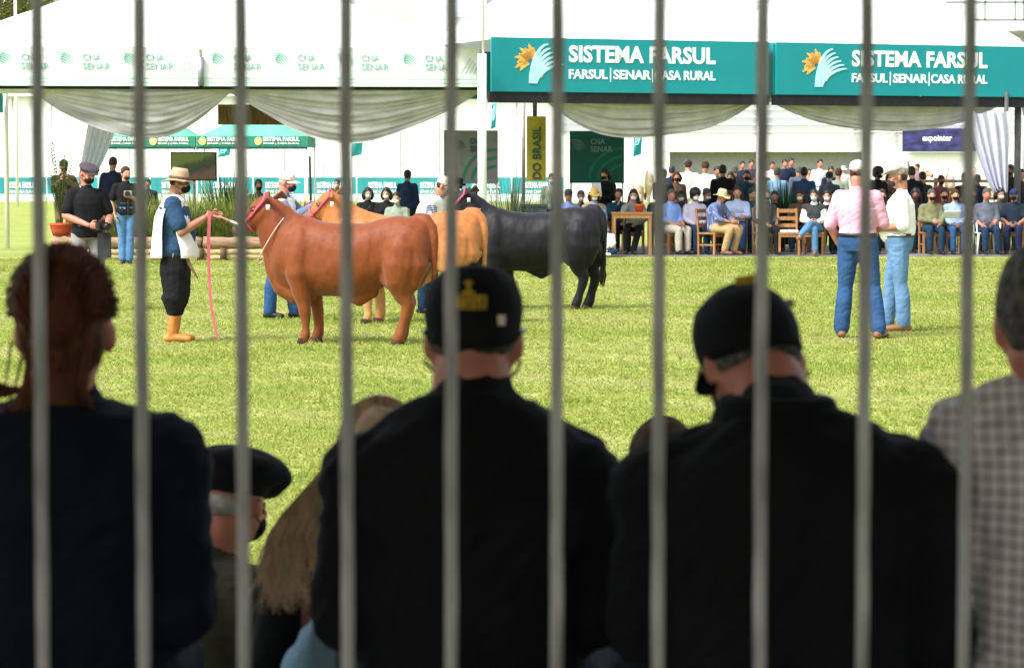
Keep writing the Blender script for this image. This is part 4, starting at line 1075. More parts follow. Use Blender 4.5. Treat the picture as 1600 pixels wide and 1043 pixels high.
        if eyes:
            e = G()
            for sd in (-1, 1): e.ell((sd * .031, -.083, .003), (.013, .009, .008), nu=8, nv=6)
            part('eyes', e.xf(s.HM), eye_m, s.t)
            e = G()
            for sd in (-1, 1): e.tube([(sd * .05, -.082, .022), (sd * .018, -.096, .025)], .005, n=5, rnd=False)
            s.brow = e
    def hand(s, g, sd, curl=.6):
        J = s.J; w_ = J['wr' + sd]; e = J['el' + sd]; d = s.J.get('hd' + sd); d = (d - w_).normalized() if d else (w_ - e).normalized()
        inw = Vector((-1 if sd == 'L' else 1, 0, 0)); up = Vector((0, -1, 0)) if abs(d.z) > .6 else Vector((0, 0, 1))
        n_ = (inw - d * inw.dot(d)); n_ = n_.normalized() if n_.length > .2 else (Vector((0, -.3, -1)) - d * d.dot(Vector((0, -.3, -1)))).normalized()
        lat = d.cross(n_).normalized()
        if lat.dot(up) < 0: lat = -lat                                             # thumb side
        pc = w_ + d * .052
        M = Matrix((lat, n_, d)).transposed(); g.ell(pc, (.040, .016, .055), M, nu=10, nv=7)
        for i, L in enumerate((.070, .080, .074, .058)):
            o = lat * (.029 - .0195 * i); p0 = w_ + d * .092 + o - d * (.006 * abs(i - 1.2)); a = curl * (.45 + .1 * i); pts = [p0 - d * .03, p0]; dd = d
            for k in range(3):
                dd = (dd * math.cos(a) + n_ * math.sin(a)).normalized(); n2 = n_; p0 = p0 + dd * L * (.45, .32, .23)[k]; pts.append(p0); a = curl * .35
            g.tube(pts, [.0098, .0098, .009, .0082, .007], n=7)
        p0 = w_ + d * .03 + lat * .030; p1 = p0 + (d * .6 + lat * .6 + n_ * .3).normalized() * .036; p2 = p1 + (d * .9 + n_ * .45).normalized() * .03
        g.tube([p0 - lat * .012, p1, p2], [.014, .0115, .009], n=8)
    # ---- clothing
    def wear(s, name, g, m, wr=.004, vox=None, it=3, label=None):
        me = remesh(g, vox or s.vox, it, .5)
        if wr: wrinkle(me, wr, seed=random.random() * 50)
        return link(name, me, m, s.t, label)
    def shirt(s, m, sleeve='long', inf=.014, wr=.005, lo=-.07, name='shirt', cuff=None, flare=0.010, arms='LR', collar=True, tucked=False):
        g = G(); s.torso(g, inf, lo=lo, shirt=True, flare=flare, tucked=tucked)
        up = {'long': 1.97, 'short': .72, 'elbow': 1.05, 'rolled': 1.35, 'none': 0}[sleeve]
        if up:
            for sd in arms: s.arm(g, sd, min(inf, .02) + .004, up)
        if collar:
            J = s.J; t = (s.hp(0, .03, -.07) - J['neck']).normalized(); x, y = frame_from(t)
            g.tube([J['neck'] - t * .03, J['neck'] + t * .018], [.077, .070], n=14)
        return s.wear(name, g, m, wr)
    def trousers(s, m, inf=.014, upto=1.96, taper=.012, baggy=0.0, wr=.006, name='trousers'):
        J = s.J; g = G(); xh = (J['hipL'] - J['hipR']).normalized(); b = s.b
        pel, wa = J['pel'], J['waist']; up = (wa - pel).normalized(); fw = xh.cross(up)
        g.ring_loft([sring(pel - up * .09, xh, fw, .13 * b + inf, .105 * b + inf), sring(pel, xh, fw, .165 * b + inf, .118 * b + inf), sring(pel + up * .085, xh, fw, .155 * b + inf + .004, .112 * b + inf + .004 + s.belly * .35)])
        for sd in 'LR': s.leg(g, sd, inf, upto, taper, baggy)
        return s.wear(name, g, m, wr)
    def belt(s, m):
        J = s.J; g = G(); xh = (J['hipL'] - J['hipR']).normalized(); up = (J['waist'] - J['pel']).normalized(); fw = xh.cross(up); b = s.b; c = J['pel'] + up * .075
        g.ring_loft([sring(c - up * .018, xh, fw, .158 * b + .022, .114 * b + .024 + s.belly * .35), sring(c + up * .018, xh, fw, .156 * b + .022, .112 * b + .024 + s.belly * .35)]); part('belt', g, m, s.t)
    def shoes(s, m, tall=0.0, name='shoe'):
        J = s.J
        for sd in 'LR':
            g = G(); a, t = J['an' + sd], J['to' + sd]; f = (t - a); f.z = 0; f = f.normalized()
            z = t.z - .035
            g.tube([Vector((a.x, a.y, z + .045)) - f * .045, Vector((a.x, a.y, z + .05)) + f * .03, Vector((t.x, t.y, z + .036))], [.044, .046, .037], n=12, flat=((0, 0, 1), .9))
            g.tube([Vector((a.x, a.y, z + .06)), a + (J['kn' + sd] - a).normalized() * (.03 + tall)], [.046, .05 + .022 * (tall > .1)], n=12)
            me = remesh(g, s.vox * .9, 2, .5)
            for v in me.vertices:
                if v.co.z < z + .004: v.co.z = z + .004
            link(name, me, m, s.t)
    def hair(s, m, style='short'):
        g = G()
        if style in ('short', 'long', 'bun', 'tail', 'bob'):
            g.ell((0, .020, .048), (.083, .098, .084), nu=18, nv=12); g.ell((0, .052, -.005), (.076, .062, .075))
            for sd in (-1, 1): g.ell((sd * .072, .02, .02), (.014, .04, .045))
        if style == 'fringe':                    # what shows below a cap
            g.ell((0, .050, .004), (.0715, .0535, .055), nu=18, nv=12)
            for sd in (-1, 1): g.ell((sd * .068, .028, .004), (.009, .034, .036))
        if style == 'long':
            for sd in (-1, 0, 1): g.tube([(sd * .06, .06, .0), (sd * .085, .07, -.12), (sd * .09, .07, -.24), (sd * .08, .06, -.32)], [.05, .05, .048, .02], n=10)
        if style == 'bob':
            for sd in (-1, 0, 1): g.tube([(sd * .065, .04, .02), (sd * .085, .05, -.06), (sd * .08, .055, -.12)], [.05, .055, .03], n=10)
        if style == 'afro':
            g.ell((0, .025, .05), (.125, .13, .115), nu=18, nv=12); g.ell((0, .06, -.02), (.11, .09, .09))
        if style == 'tail':
            g.tube([(0, .10, .02), (0, .15, -.02), (0, .15, -.12), (0, .13, -.22)], [.03, .035, .03, .012], n=10)
        if style == 'beard':
            g.ell((0, -.05, -.075), (.056, .05, .042))
        me = remesh(g.xf(s.HM), min(s.vox, .012), 2, .5); wrinkle(me, .005, (40, 40, 20), seed=random.random() * 9)
        return link('hair' if style != 'beard' else 'beard', me, m, s.t)
    def mask(s, m, strap=True, drop=0.0):
        g = G(); g.ell((0, -.052, -.052 - drop), (.061, .066, .052), nu=16, nv=10); g.ell((0, -.085, -.035 - drop), (.026, .036, .03))
        o = link('face_mask', remesh(g.xf(s.HM), min(s.vox, .009), 2, .5), m, s.t)
        if strap:
            for sd in (-1, 1):
                g = G()
                for z0, z1 in ((-.025, .008), (-.075, -.04)): g.tube([(sd * .052, -.065, z0), (sd * .074, -.02, (z0 + z1) / 2), (sd * .084, .03, z1)], .003, n=5, rnd=False)
                part('strap', g.xf(s.HM), m, o)
        return o
    def cap(s, m, back=False, brim=True, brim_m=None, low=0.0):
        g = G(); n = 22
        prof = ([(.083, .004)] if low else []) + [(.084, .024), (.087, .045), (.085, .072), (.074, .101), (.05, .120), (.018, .127)]
        g.lathe(prof, n, c=(0, .010, 0), rmod=lambda a: 1 + .16 * abs(math.sin(a)) ** 2, zmod=lambda a, r: -low * max(0, math.sin(a)) * max(0, (r - .05) / .04))
        g.ell((0, .01, .128), (.010, .010, .006), nu=8, nv=5)
        o = part('cap', g.xf(s.HM), m, s.t)
        if brim:
            b = G(); vs = []; sg = 1 if back else -1
            for lay in (0, 1):
                for i in range(13):
                    a = PI * i / 12
                    for r in (0, .5, 1):
                        x = math.cos(a) * (.082 + .0 * r); y = sg * (.06 + math.sin(a) * (.045 + .075 * r) - (1 - math.sin(a)) * .03)
                        vs.append((x, y + .01, .034 - .012 * r - .022 * (x / .08) ** 2 * 1.0 + (.004 if lay == 0 else 0)))
            fs = []
            for i in range(12):
                for r in range(2):
                    a0 = i * 3 + r; fs.append((a0, a0 + 1, a0 + 4, a0 + 3)); q = 39 + a0; fs.append((q, q + 3, q + 4, q + 1))
                fs.append((i * 3 + 2, 39 + i * 3 + 2, 39 + i * 3 + 5, i * 3 + 5)); fs.append((i * 3, i * 3 + 3, 39 + i * 3 + 3, 39 + i * 3))
            b.add(vs, fs); part('brim', b.xf(s.HM), brim_m or m, o)
        return o
    def flatcap(s, m, w_=.125, fwd=.03, z=.085):
        g = G(); g.ell((0, -fwd, z), (w_, w_ * 1.08, .042), Matrix.Rotation(R(8), 3, 'X'), nu=22, nv=12); g.lathe([(.083, .03), (.09, .06), (.095, .09)], 20, c=(0, .012, 0), rmod=lambda a: 1 + .14 * abs(math.sin(a)) ** 2)
        g.ell((0, -.125 - fwd * .4, .05), (.07, .05, .010), Matrix.Rotation(R(16), 3, 'X'))
        me = remesh(g.xf(s.HM), min(.010, s.vox), 3, .5); wrinkle(me, .004, (25, 25, 25)); return link('cap', me, m, s.t)
    def wide_hat(s, m, brim=.165, crown=.10, up=.03, band=None):
        g = G(); g.lathe([(.088, .02), (.09, .05), (.082, .05 + crown * .6), (.066, .05 + crown), (.03, .05 + crown * .93)], 26, c=(0, .01, 0), rmod=lambda a: 1 + .12 * abs(math.sin(a)) ** 2)
        o = part('hat', g.xf(s.HM), m, s.t)
        b = G(); prof = [(.075, .028), (.11, .022), (brim * .85, .022), (brim, .028), (brim, .034), (brim * .8, .030), (.11, .031), (.075, .04)]
        b.lathe(prof, 30, c=(0, .01, 0), zmod=lambda a, r: up * max(0, (r - .09) / .08) * math.cos(2 * a) - .35 * max(0, r - .09) + (.02 * max(0, (r - .09) / .08) if math.sin(a) < -.5 else 0), cap=False, rmod=lambda a: 1 + .1 * abs(math.sin(a)) ** 2)
        part('brim', b.xf(s.HM), m, o)
        if band:
            q = G(); q.lathe([(.091, .034), (.092, .062)], 26, c=(0, .01, 0), rmod=lambda a: 1 + .13 * abs(math.sin(a)) ** 2); part('hat_band', q.xf(s.HM), band, o)
        return o
def sitter(label, px, d, rz, shirt, trousers, sleeve='long', hair=('short', 'dark'), mask=None, hat=None, shoes=black_shoe, skin='fair', H=1.70, j=None, headrot=(0, 6, 0), build=1.0, fem=False, z=0.03, pose=SIT, vest=None, belly=.0, group='people seated along the tents'):
    p = Person(label, px, d, rz, pose, H, skin, build, belly, .021, z, j, group, headrot, fem=fem)
    dress(p, shirt, trousers, sleeve, hair, mask, hat, shoes, vest); return p
def stander(label, px, d, rz, shirt, trousers, sleeve='long', hair=('short', 'dark'), mask=None, hat=None, shoes=black_shoe, skin='fair', H=1.74, j=None, headrot=(0, 4, 0), build=1.0, fem=False, z=0.0, vest=None, belly=.0, vox=.021, group=None):
    p = Person(label, px, d, rz, STAND, H, skin, build, belly, vox, z, j, group, headrot, fem=fem)
    dress(p, shirt, trousers, sleeve, hair, mask, hat, shoes, vest); return p
def dress(p, shirt, trousers, sleeve, hair, mask, hat, shoes, vest):
    if trousers: p.trousers(trousers)
    if shirt: p.shirt(shirt, sleeve)
    if vest: p.shirt(vest, 'none', inf=.024, name='vest', collar=False)
    if shoes: p.shoes(shoes)
    if hair: p.hair(hairm[hair[1]], hair[0])
    if mask: p.mask(mask, strap=False)
    if hat:
        k, m = hat
        {'cap': lambda: p.cap(m), 'flat': lambda: p.flatcap(m), 'wide': lambda: p.wide_hat(m)}[k]()
# ---------------------------------------------------------------- people in the ring
# handler in the white tabard, facing right, holding the red bull
dv = 27.3
v = Person('man in tan brimmed hat, white tabard and orange boots holding the red bull', 272, dv, 90, H=1.70, skin='tan', vox=.0105, headrot=(0, 8, 0), build=1.17, belly=.045,
           j=dict(elR=(-.25, -.10, 1.12), wrR=(-.10, -.33, 1.27), elL=(.24, -.10, 1.15), wrL=(.06, -.37, 1.30), hdR=(-.02, -.45, 1.30), hdL=(.0, -.5, 1.29), chest=(0, .0, 1.28), neck=(0, -.005, 1.455), head=(0, -.06, 1.625),
                  shL=(.18, -.01, 1.41), shR=(-.18, -.01, 1.41), knL=(.10, -.03, .50), anL=(.11, .02, .085), toL=(.12, -.16, .035)))
v.trousers(black_c, inf=.018, upto=1.42, baggy=.045, taper=.02, wr=.006, name='baggy_trousers')
v.shirt(blueshirt_c, 'short', inf=.030, wr=.005, lo=-.08)
for sd in 'LR': pass
v.shoes(boot_m, tall=.34, name='boot')
def tabard(p, m, top=1.47, bot=.86):
    g = G(); n = 14
    for side in (-1, 1):                          # back (+y) and front (-y) flaps, joined over the shoulders
        A = []
        for i in range(n + 1):
            f = i / n; z = top - (top - bot) * f; row = []
            for k in range(11):
                u = k / 10 * 2 - 1; hw = .20 + .055 * min(1, f * 3) + .025 * f
                y = side * (.085 + .095 * min(1, (f * 3.2)) ** .6 + .055 * f) * (1 - .55 * abs(u) ** 3) - .005 + p.belly * (side < 0) * math.sin(min(1, f * 1.2) * PI)
                y += .010 * math.sin(u * 6 + f * 3 + side) * f
                row.append(Vector((u * hw, y, z - .05 * abs(u) * (1 - f))))
            A.append(row)
        vs = [q for r_ in A for q in r_]; g.add(vs, [(i * 11 + k, i * 11 + k + 1, (i + 1) * 11 + k + 1, (i + 1) * 11 + k) for i in range(n) for k in range(10)])
    for sx in (-1, 1):
        vs = []; 
        for k in range(5):
            u = sx * (.055 + .15 * k / 4)
            for q in range(7):
                a = PI * q / 6; vs.append((u, -.005 + math.cos(a) * (.125 - .008 * k), top - .050 - .010 * k * k * .5 + math.sin(a) * .085))
        g.add(vs, [(k * 7 + q, k * 7 + q + 1, k * 7 + q + 8, k * 7 + q + 7) for k in range(4) for q in range(6)])
    me = g.mesh('tabard'); wrinkle(me, .004); o = link('tabard', me, m, p.t); md = o.modifiers.new('s', 'SOLIDIFY'); md.thickness = .006; return o
tabard(v, CL('tabard', (.72, .69, .68), var=.06))
g = G(); g.tube([(-.215, .0, 1.0), (-.218, -.02, .93), (-.215, -.01, .86)], .006, n=5, rnd=False); part('tie_string', g, rope_m, v.t)
g = G(); g.tube([(-.12, -.14, .86), (-.13, -.19, .76), (-.13, -.25, .66)], [.022, .018, .008], n=8, flat=((1, 0, 0), .4)); part('knife_sheath', g, mat('leather', (.20, .12, .06), var=.2), v.t)
v.hair(hairm['brown'], 'fringe'); v.mask(maskblack); v.wide_hat(mat('felt_hat', (.38, .26, .17), var=.15, scale=9), brim=.17, crown=.10, up=.02, band=mat('hat_ribbon', (.13, .07, .05)))
bpy.context.view_layer.update()
hv = v.t.matrix_world @ v.J['hdR']
muz = cow1.matrix_world @ hdA(.66, -.088, -.02); nose = cow1.matrix_world @ hdA(.95, 0, .03)
def rope(name, label, pts, r, m, cat='rope'):
    g = G(); c = Vector(pts[0]); g.tube([Vector(p) - c for p in pts], r, n=7, rnd=True); o = part(name, g, m, None); o.location = c; return tag(o, label, cat)
hv2 = v.t.matrix_world @ (v.J['wrR'] + (v.J['hdR'] - v.J['wrR']).normalized() * .09)
rope('lead_rope', 'brownish lead rope stretched from the tabard handler to the red bull muzzle', [hv2, hv2.lerp(muz, .33) + Vector((0, 0, .0)), hv2.lerp(muz, .66) + Vector((0, 0, -.02)), muz], .011, mat('lead_rope', (.40, .16, .13), var=.2, scale=20))
rope('chain', 'short pale chain at the red bull muzzle', [hv2.lerp(muz, .60) + Vector((0, -.02, -.015)), hv2.lerp(muz, .8) + Vector((0, -.02, -.03)), muz + Vector((0, -.02, -.04))], .014, mat('chain_steel', (.6, .6, .6), metal=.6, rough=.35))
def strap(label, p0, p1, w_, m, bend):
    g = G(); n = 16; vs = []
    for i in range(n + 1):
        f = i / n; c = Vector(p0).lerp(Vector(p1), f) + Vector((bend * math.sin(PI * f) + .03 * max(0, f - .8) * 5 * f, 0, 0)); ww = w_ * (1 - .35 * f)
        vs += [c + Vector((-ww / 2, -.003, 0)), c + Vector((ww / 2, -.003, 0)), c + Vector((ww / 2, .003, 0)), c + Vector((-ww / 2, .003, 0))]
    c0 = Vector(p0); g.add([q - c0 for q in vs], [(4 * i + k, 4 * i + (k + 1) % 4, 4 * i + 4 + (k + 1) % 4, 4 * i + 4 + k) for i in range(n) for k in range(4)]); o = part('strap', g, m, None, False); o.location = c0; tag(o, label, 'strap')
strap('long pink strap hanging from the tabard handler hand to the grass', hv2 + Vector((-.03, -.05, .04)), (hv2.x + .02, hv2.y - .05, .03), .034, mat('pink_strap', (.52, .11, .14), var=.12, scale=8), -.03)

# handler in grey-blue sleeves between the red and golden bulls
dh = 31.6
h = Person('man in pale cap and white vest with grey blue sleeves, steering the golden bull', 438, dh, 78, H=1.69, skin='pink', vox=.0105, headrot=(0, 10, 0), build=1.05,
           j=dict(elR=(-.24, -.22, 1.19), wrR=(-.14, -.44, 1.33), hdR=(-.1, -.6, 1.36), elL=(.25, -.24, 1.18), wrL=(.10, -.26, 1.30), hdL=(.1, -.36, 1.36), chest=(0, -.03, 1.28), neck=(0, -.05, 1.44), head=(0, -.09, 1.615), shL=(.18, -.05, 1.40), shR=(-.18, -.05, 1.40),
                  knL=(.11, -.10, .50), anL=(.12, -.14, .085), toL=(.13, -.30, .035), knR=(-.11, .06, .5), anR=(-.12, .10, .085), toR=(-.13, -.05, .035)))
h.trousers(jeans_c, taper=.02); h.shirt(CL('grey_blue', (.12, .16, .24)), 'long'); h.shirt(white_c, 'none', inf=.026, name='vest', collar=False); h.shoes(black_shoe); h.hair(hairm['white'], 'fringe'); h.mask(CL('mask_navy', (.015, .016, .04)))
h.cap(CL('cap_cream', (.62, .55, .46), var=.08), brim_m=white_c)
bpy.context.view_layer.update()
pL = h.t.matrix_world @ (h.J['wrL'] + (h.J['hdL'] - h.J['wrL']).normalized() * .09)
rope('stick', 'dark upright stick held by the handler in grey blue sleeves', [pL + Vector((.02, 0, -.42)), pL + Vector((0, 0, .55))], .014, mat('stick_wood', (.03, .02, .017), var=.2), 'stick')
pR = h.t.matrix_world @ (h.J['wrR'] + (h.J['hdR'] - h.J['wrR']).normalized() * .1)
rope('lead_rope', 'pink lead rope from the grey sleeved handler to the golden bull halter', [pR, pR + Vector((.1, -.2, -.08)), cow2.matrix_world @ hdB(.64, -.09, -.02)], .010, halter_m)

# third handler behind the golden rump
h3 = Person('man in pale cap and white vest with checked sleeves behind the golden bull', 668, 32.6, 70, H=1.70, skin='tan', vox=.012, headrot=(10, 25, 0), build=1.1,
            j=dict(pel=(0, .05, .95), waist=(0, .03, 1.08), chest=(0, -.05, 1.26), neck=(0, -.14, 1.41), head=(0, -.22, 1.55), shL=(.19, -.12, 1.37), shR=(-.19, -.12, 1.37), elR=(-.25, -.16, 1.10), wrR=(-.2, -.38, 1.05), elL=(.25, -.2, 1.12), wrL=(.15, -.42, 1.1)))
h3.trousers(djeans_c); h3.shirt(plaid('checked_grey', (.05, .06, .10), (.45, .46, .5), 12), 'elbow'); h3.shirt(white_c, 'none', inf=.03, name='vest', collar=False); h3.shoes(black_shoe); h3.hair(hairm['brown'], 'fringe'); h3.cap(CL('cap_cream', (.62, .55, .46)))

# judges
pk = Person('judge in pink shirt, white cap and blue jeans seen from behind', 1340, 27.9, 158, H=1.79, skin='pink', vox=.0105, headrot=(-8, 6, 0), build=1.13, belly=.015,
            j=dict(elL=(.265, .06, 1.13), wrL=(.205, -.04, .93), hdL=(.18, -.10, .83), elR=(-.25, -.05, 1.14), wrR=(-.12, -.24, 1.05), knL=(.12, .0, .50), anL=(.15, .03, .085), toL=(.21, -.12, .035), knR=(-.15, -.05, .51), anR=(-.235, .05, .085), toR=(-.265, -.12, .035)))
pk.trousers(jeans_c, taper=.024, wr=.006); pk.shirt(pinkshirt_c, 'elbow', inf=.017, wr=.007, tucked=True); pk.belt(black_shoe); pk.shoes(brown_shoe); pk.hair(hairm['brown'], 'fringe'); pk.cap(CL('cap_white', (.70, .74, .74), var=.04)); pk.mask(maskwhite)
g = G(); wl = pk.J['wrL']; g.tube([wl + Vector((0, .0, .035)), wl + Vector((0, .0, .005))], [.034, .033], n=12, rnd=False); part('wristwatch', g, black_shoe, pk.t)
wj = Person('judge in white shirt, grey flat cap and pale jeans in profile', 1405, 29.1, -100, H=1.74, skin='tan', vox=.0105, headrot=(0, 5, 0), build=1.14, belly=.05,
            j=dict(elL=(.255, .05, 1.13), wrL=(.14, -.20, 1.09), hdL=(.04, -.32, 1.10), elR=(-.25, .0, 1.13), wrR=(-.10, -.22, 1.08), hdR=(0, -.3, 1.08), knL=(.10, .02, .50), anL=(.11, .06, .085), toL=(.14, -.11, .035), knR=(-.10, -.09, .51), anR=(-.11, -.12, .085), toR=(-.12, -.28, .035)))
wj.trousers(ljeans_c, taper=.018, wr=.006); wj.shirt(CL('shirt_white', (.80, .77, .76), var=.04), 'elbow', inf=.022, wr=.007, tucked=True); wj.belt(mat('brown_leather', (.10, .05, .03))); wj.shoes(brown_shoe); wj.hair(hairm['dark'], 'fringe'); wj.mask(CL('mask_plum', (.04, .03, .035))); wj.flatcap(mat('cap_tweed', (.30, .26, .23), var=.2, scale=30), w_=.115, fwd=.03)

# photographer and camera operator
ph = Person('photographer in black T-shirt and grey flat cap looking down at his camera', 137, 33.3, 20, H=1.77, skin='pink', vox=.010, headrot=(22, 18, 0), build=1.06,
            j=dict(elR=(-.27, .0, 1.14), wrR=(-.04, -.27, 1.03), hdR=(.1, -.36, 1.02), elL=(.26, -.02, 1.13), wrL=(.18, -.25, 1.02), hdL=(.1, -.36, 1.0), knL=(.12, -.05, .5), knR=(-.12, -.02, .5)))
ph.trousers(CL('stone_trouser', (.22, .20, .20)), taper=.02, wr=.006); ph.shirt(black_c, 'short', inf=.016); ph.shoes(black_shoe); ph.hair(hairm['dark'], 'fringe'); ph.mask(maskblack); ph.flatcap(mat('cap_greyviolet', (.055, .045, .055), var=.2, scale=30), w_=.125, fwd=.015)
def camera_thing(p, loc, rz, label, sc=1.0):
    bpy.context.view_layer.update()
    t = thing('photo_camera', label, 'camera', p.t.matrix_world @ Vector(loc), R(rz)); t.scale = (sc,) * 3
    g = G(); g.box((0, 0, 0), (.14, .06, .095)); g.box((0, -.005, .06), (.06, .055, .035)); g.box((-.055, -.03, -.005), (.03, .03, .08)); part('body', g, black_shoe, t, False)
    g = G(); g.lathe([(.034, 0), (.036, .05), (.04, .06), (.04, .11), (.036, .112), (.03, .10)], 16, M=Matrix.Rotation(PI / 2, 3, 'X'), c=(0, -.03, 0)); part('lens', g, black_shoe, t)
    return t
camera_thing(ph, (.09, -.39, 1.02), 45, 'black camera in the hands of the photographer in the black T-shirt')
g = G(); 
cbag = thing('camera_bag', 'small grey and black camera bag hanging at the photographer hip', 'bag', (XX(163, 33.1), 33.1, .70))
gb = G(); gb.box((0, 0, .1), (.15, .10, .3)); part('pouch', gb, charcoal_c, cbag, False); gb = G(); gb.tube([(0, 0, .25), (-.02, 0, .42)], .016, n=6); part('strap', gb, mat('red_strap', (.2, .03, .03)), cbag)
op = Person('bearded camera operator in black T-shirt and blue jeans', 197, 49.8, 12, H=1.76, skin='fair', vox=.012, headrot=(20, 2, 0),
            j=dict(elR=(-.26, .02, 1.12), wrR=(-.21, -.08, .90), elL=(.25, -.05, 1.13), wrL=(.05, -.26, 1.22), hdL=(0, -.34, 1.24), anL=(.05, -.02, .085), toL=(.06, -.18, .035), anR=(-.06, 0, .085), toR=(-.08, -.16, .035), knL=(.07, -.03, .5), knR=(-.08, -.01, .5)))
op.trousers(CL('bright_denim', (.075, .175, .33), var=.14), taper=.02); op.shirt(black_c, 'short'); op.shoes(black_shoe); op.hair(hairm['brown'], 'short'); op.hair(hairm['brown'], 'beard')
bpy.context.view_layer.update()
gt = thing('camera_gimbal', 'black camera gimbal rig in front of the operator in jeans', 'camera rig', op.t.matrix_world @ Vector((.02, -.30, 1.0)), 0)
g = G(); g.tube([(0, 0, -.1), (0, 0, .22)], .018, n=8); g.tube([(-.14, 0, .10), (.14, 0, .10)], .012, n=8); part('handle', g, black_shoe, gt)
g = G(); g.box((0, -.02, .28), (.14, .08, .10)); part('camera', g, steel, gt, False); g = G(); g.lathe([(.04, 0), (.045, .1), (.03, .1)], 14, M=Matrix.Rotation(PI / 2, 3, 'X'), c=(0, -.06, .28)); part('lens', g, black_shoe, gt)
tp = thing('tripod', 'thin black tripod standing left of the jeans operator', 'tripod', (XX(170, 50.2), 50.2, 0))
for i in range(3):
    a = i * 2.1 + .3; g = G(); g.tube([(0, 0, 1.0), (.34 * math.cos(a), .34 * math.sin(a), .01)], [.018, .011], n=7, rnd=False); part('leg', g, black_shoe, tp)
g = G(); g.tube([(0, 0, .98), (0, 0, 1.15)], .025, n=8); g.box((0, 0, 1.2), (.1, .14, .09)); part('head', g, black_shoe, tp)

# soldier, navy man
camo = mat('camouflage', (.03, .045, .018), col2=(.16, .13, .06), rough=.9, scale=9, thr=(.46, .54))
stander('soldier in camouflage and cap photographing behind the potted palm', 100, 55.5, 25, camo, camo, 'long', ('short', 'dark'), maskblack, ('cap', mat('camo_cap', (.06, .075, .035), var=.3)), H=1.80, z=.1,
        j=dict(elR=(-.25, -.14, 1.16), wrR=(-.16, -.30, 1.36), hdR=(-.12, -.36, 1.5), elL=(.25, -.14, 1.16), wrL=(.02, -.30, 1.40)))
stander('man in navy jacket with his back turned between photographer and operator', 177, 57, 172, navy_c, navy_c, 'long', ('short', 'dark'), None, None, H=1.84, z=.12, build=1.12, headrot=(0, 22, 0), skin='tan')
# ---------------------------------------------------------------- chairs and the seated crowd
def make_chair():
    t = thing('wooden_chair', 'x', 'chair', (0, 0, 0), 0, 'wooden chairs along the tents')
    g = G(); g.box((0, 0, .43), (.43, .42, .035)); part('seat', g, wood_lt, t, False)
    for sx in (-1, 1):
        g = G(); g.box((sx * .19, -.18, .21), (.042, .042, .41)); part('leg', g, wood_lt, t, False)
        g = G(); g.tube([(sx * .19, .185, 0), (sx * .19, .19, .45), (sx * .185, .25, .92)], .024, n=6, rnd=False); part('leg', g, wood_lt, t, False)
        g = G(); g.box((sx * .19, 0, .2), (.025, .33, .03)); part('stretcher', g, wood_lt, t, False)
    for z, y in ((.58, .205), (.72, .225), (.87, .243)):
        g = G(); g.box((0, y, z), (.35, .02, .075)); part('back_slat', g, wood_lt, t, False)
    g = G(); g.box((0, -.185, .385), (.34, .022, .055)); part('apron', g, wood_lt, t, False)
    return t
chair0 = make_chair(); chair_used = [False]
def chair(px, d, rz, label):
    loc = (XX(px, d), d, .026)
    if not chair_used[0]:
        chair_used[0] = True; chair0.location = loc; chair0.rotation_euler = (0, 0, R(rz)); chair0['label'] = label; return chair0
    return dup(chair0, loc, R(rz), label)
def seat(px, d, rz, who):
    a = R(rz); chair(px + .02 * F / d * 0, d + .02, rz, 'wooden chair under ' + who)
S = 55.2
sitter('man in blue shirt and dark cap seated just above the black bull', 888, S, 5, CL('blue_check', (.16, .22, .5)), djeans_c, 'long', ('fringe', 'dark'), None, ('cap', charcoal_c), skin='tan'); seat(888, S, 5, 'the man in dark cap above the black bull')
sitter('woman in yellow straw hat, white mask and blue shirt', 928, S - .2, 10, lblue_c, djeans_c, 'long', ('bob', 'brown'), maskwhite, ('wide', mat('straw_yellow', (.55, .36, .10), var=.15, scale=30)), skin='tan', fem=True, vest=CL('scarf_beige', (.30, .25, .2))); seat(928, S - .2, 10, 'the woman in yellow straw hat')
stander('woman in black reading a sheet of paper before the green banner', 945, 57.3, -25, black_c, djeans_c, 'long', ('bob', 'dark'), maskblack, None, H=1.70, fem=True, z=.03, skin='fair', build=1.05, headrot=(-5, 18, 0),
        j=dict(elR=(-.24, -.08, 1.12), wrR=(-.10, -.28, 1.20), elL=(.24, -.06, 1.11), wrL=(.05, -.28, 1.13), hdL=(-.05, -.34, 1.14), hdR=(-.05, -.33, 1.24)))
def paper(px, d, z, rz, tilt, label, w_=.21, h_=.29):
    g = G(); g.box((0, 0, 0), (w_, .006, h_)); o = part('paper', g, print_white, None, False); o.location = (XX(px, d), d, z); o.rotation_euler = (R(tilt), 0, R(rz)); tag(o, label, 'paper')
paper(932, 57.0, 1.30, -25, 12, 'white sheet held by the woman in black')
kid = dict(SIT); kid.update(pel=(0, 0, .12), waist=(0, .01, .26), chest=(0, .01, .46), neck=(0, 0, .63), head=(0, -.02, .81), shL=(.17, 0, .58), shR=(-.17, 0, .58), elL=(.22, -.08, .36), elR=(-.22, -.08, .36), wrL=(.10, -.26, .26), wrR=(-.10, -.26, .26), hipL=(.09, -.02, .12), hipR=(-.09, -.02, .12),
                       knL=(.26, -.34, .13), knR=(-.26, -.34, .13), anL=(.06, -.42, .08), anR=(-.06, -.46, .08), toL=(-.08, -.48, .05), toR=(.08, -.54, .05))
sitter('small child in white shirt sitting cross legged on the ground', 948, 54.0, 0, CL('child_white', (.62, .66, .76), var=.06), djeans_c, 'long', ('short', 'brown'), maskblue, None, H=1.18, pose=kid, skin='tan', shoes=white_c, group=None)
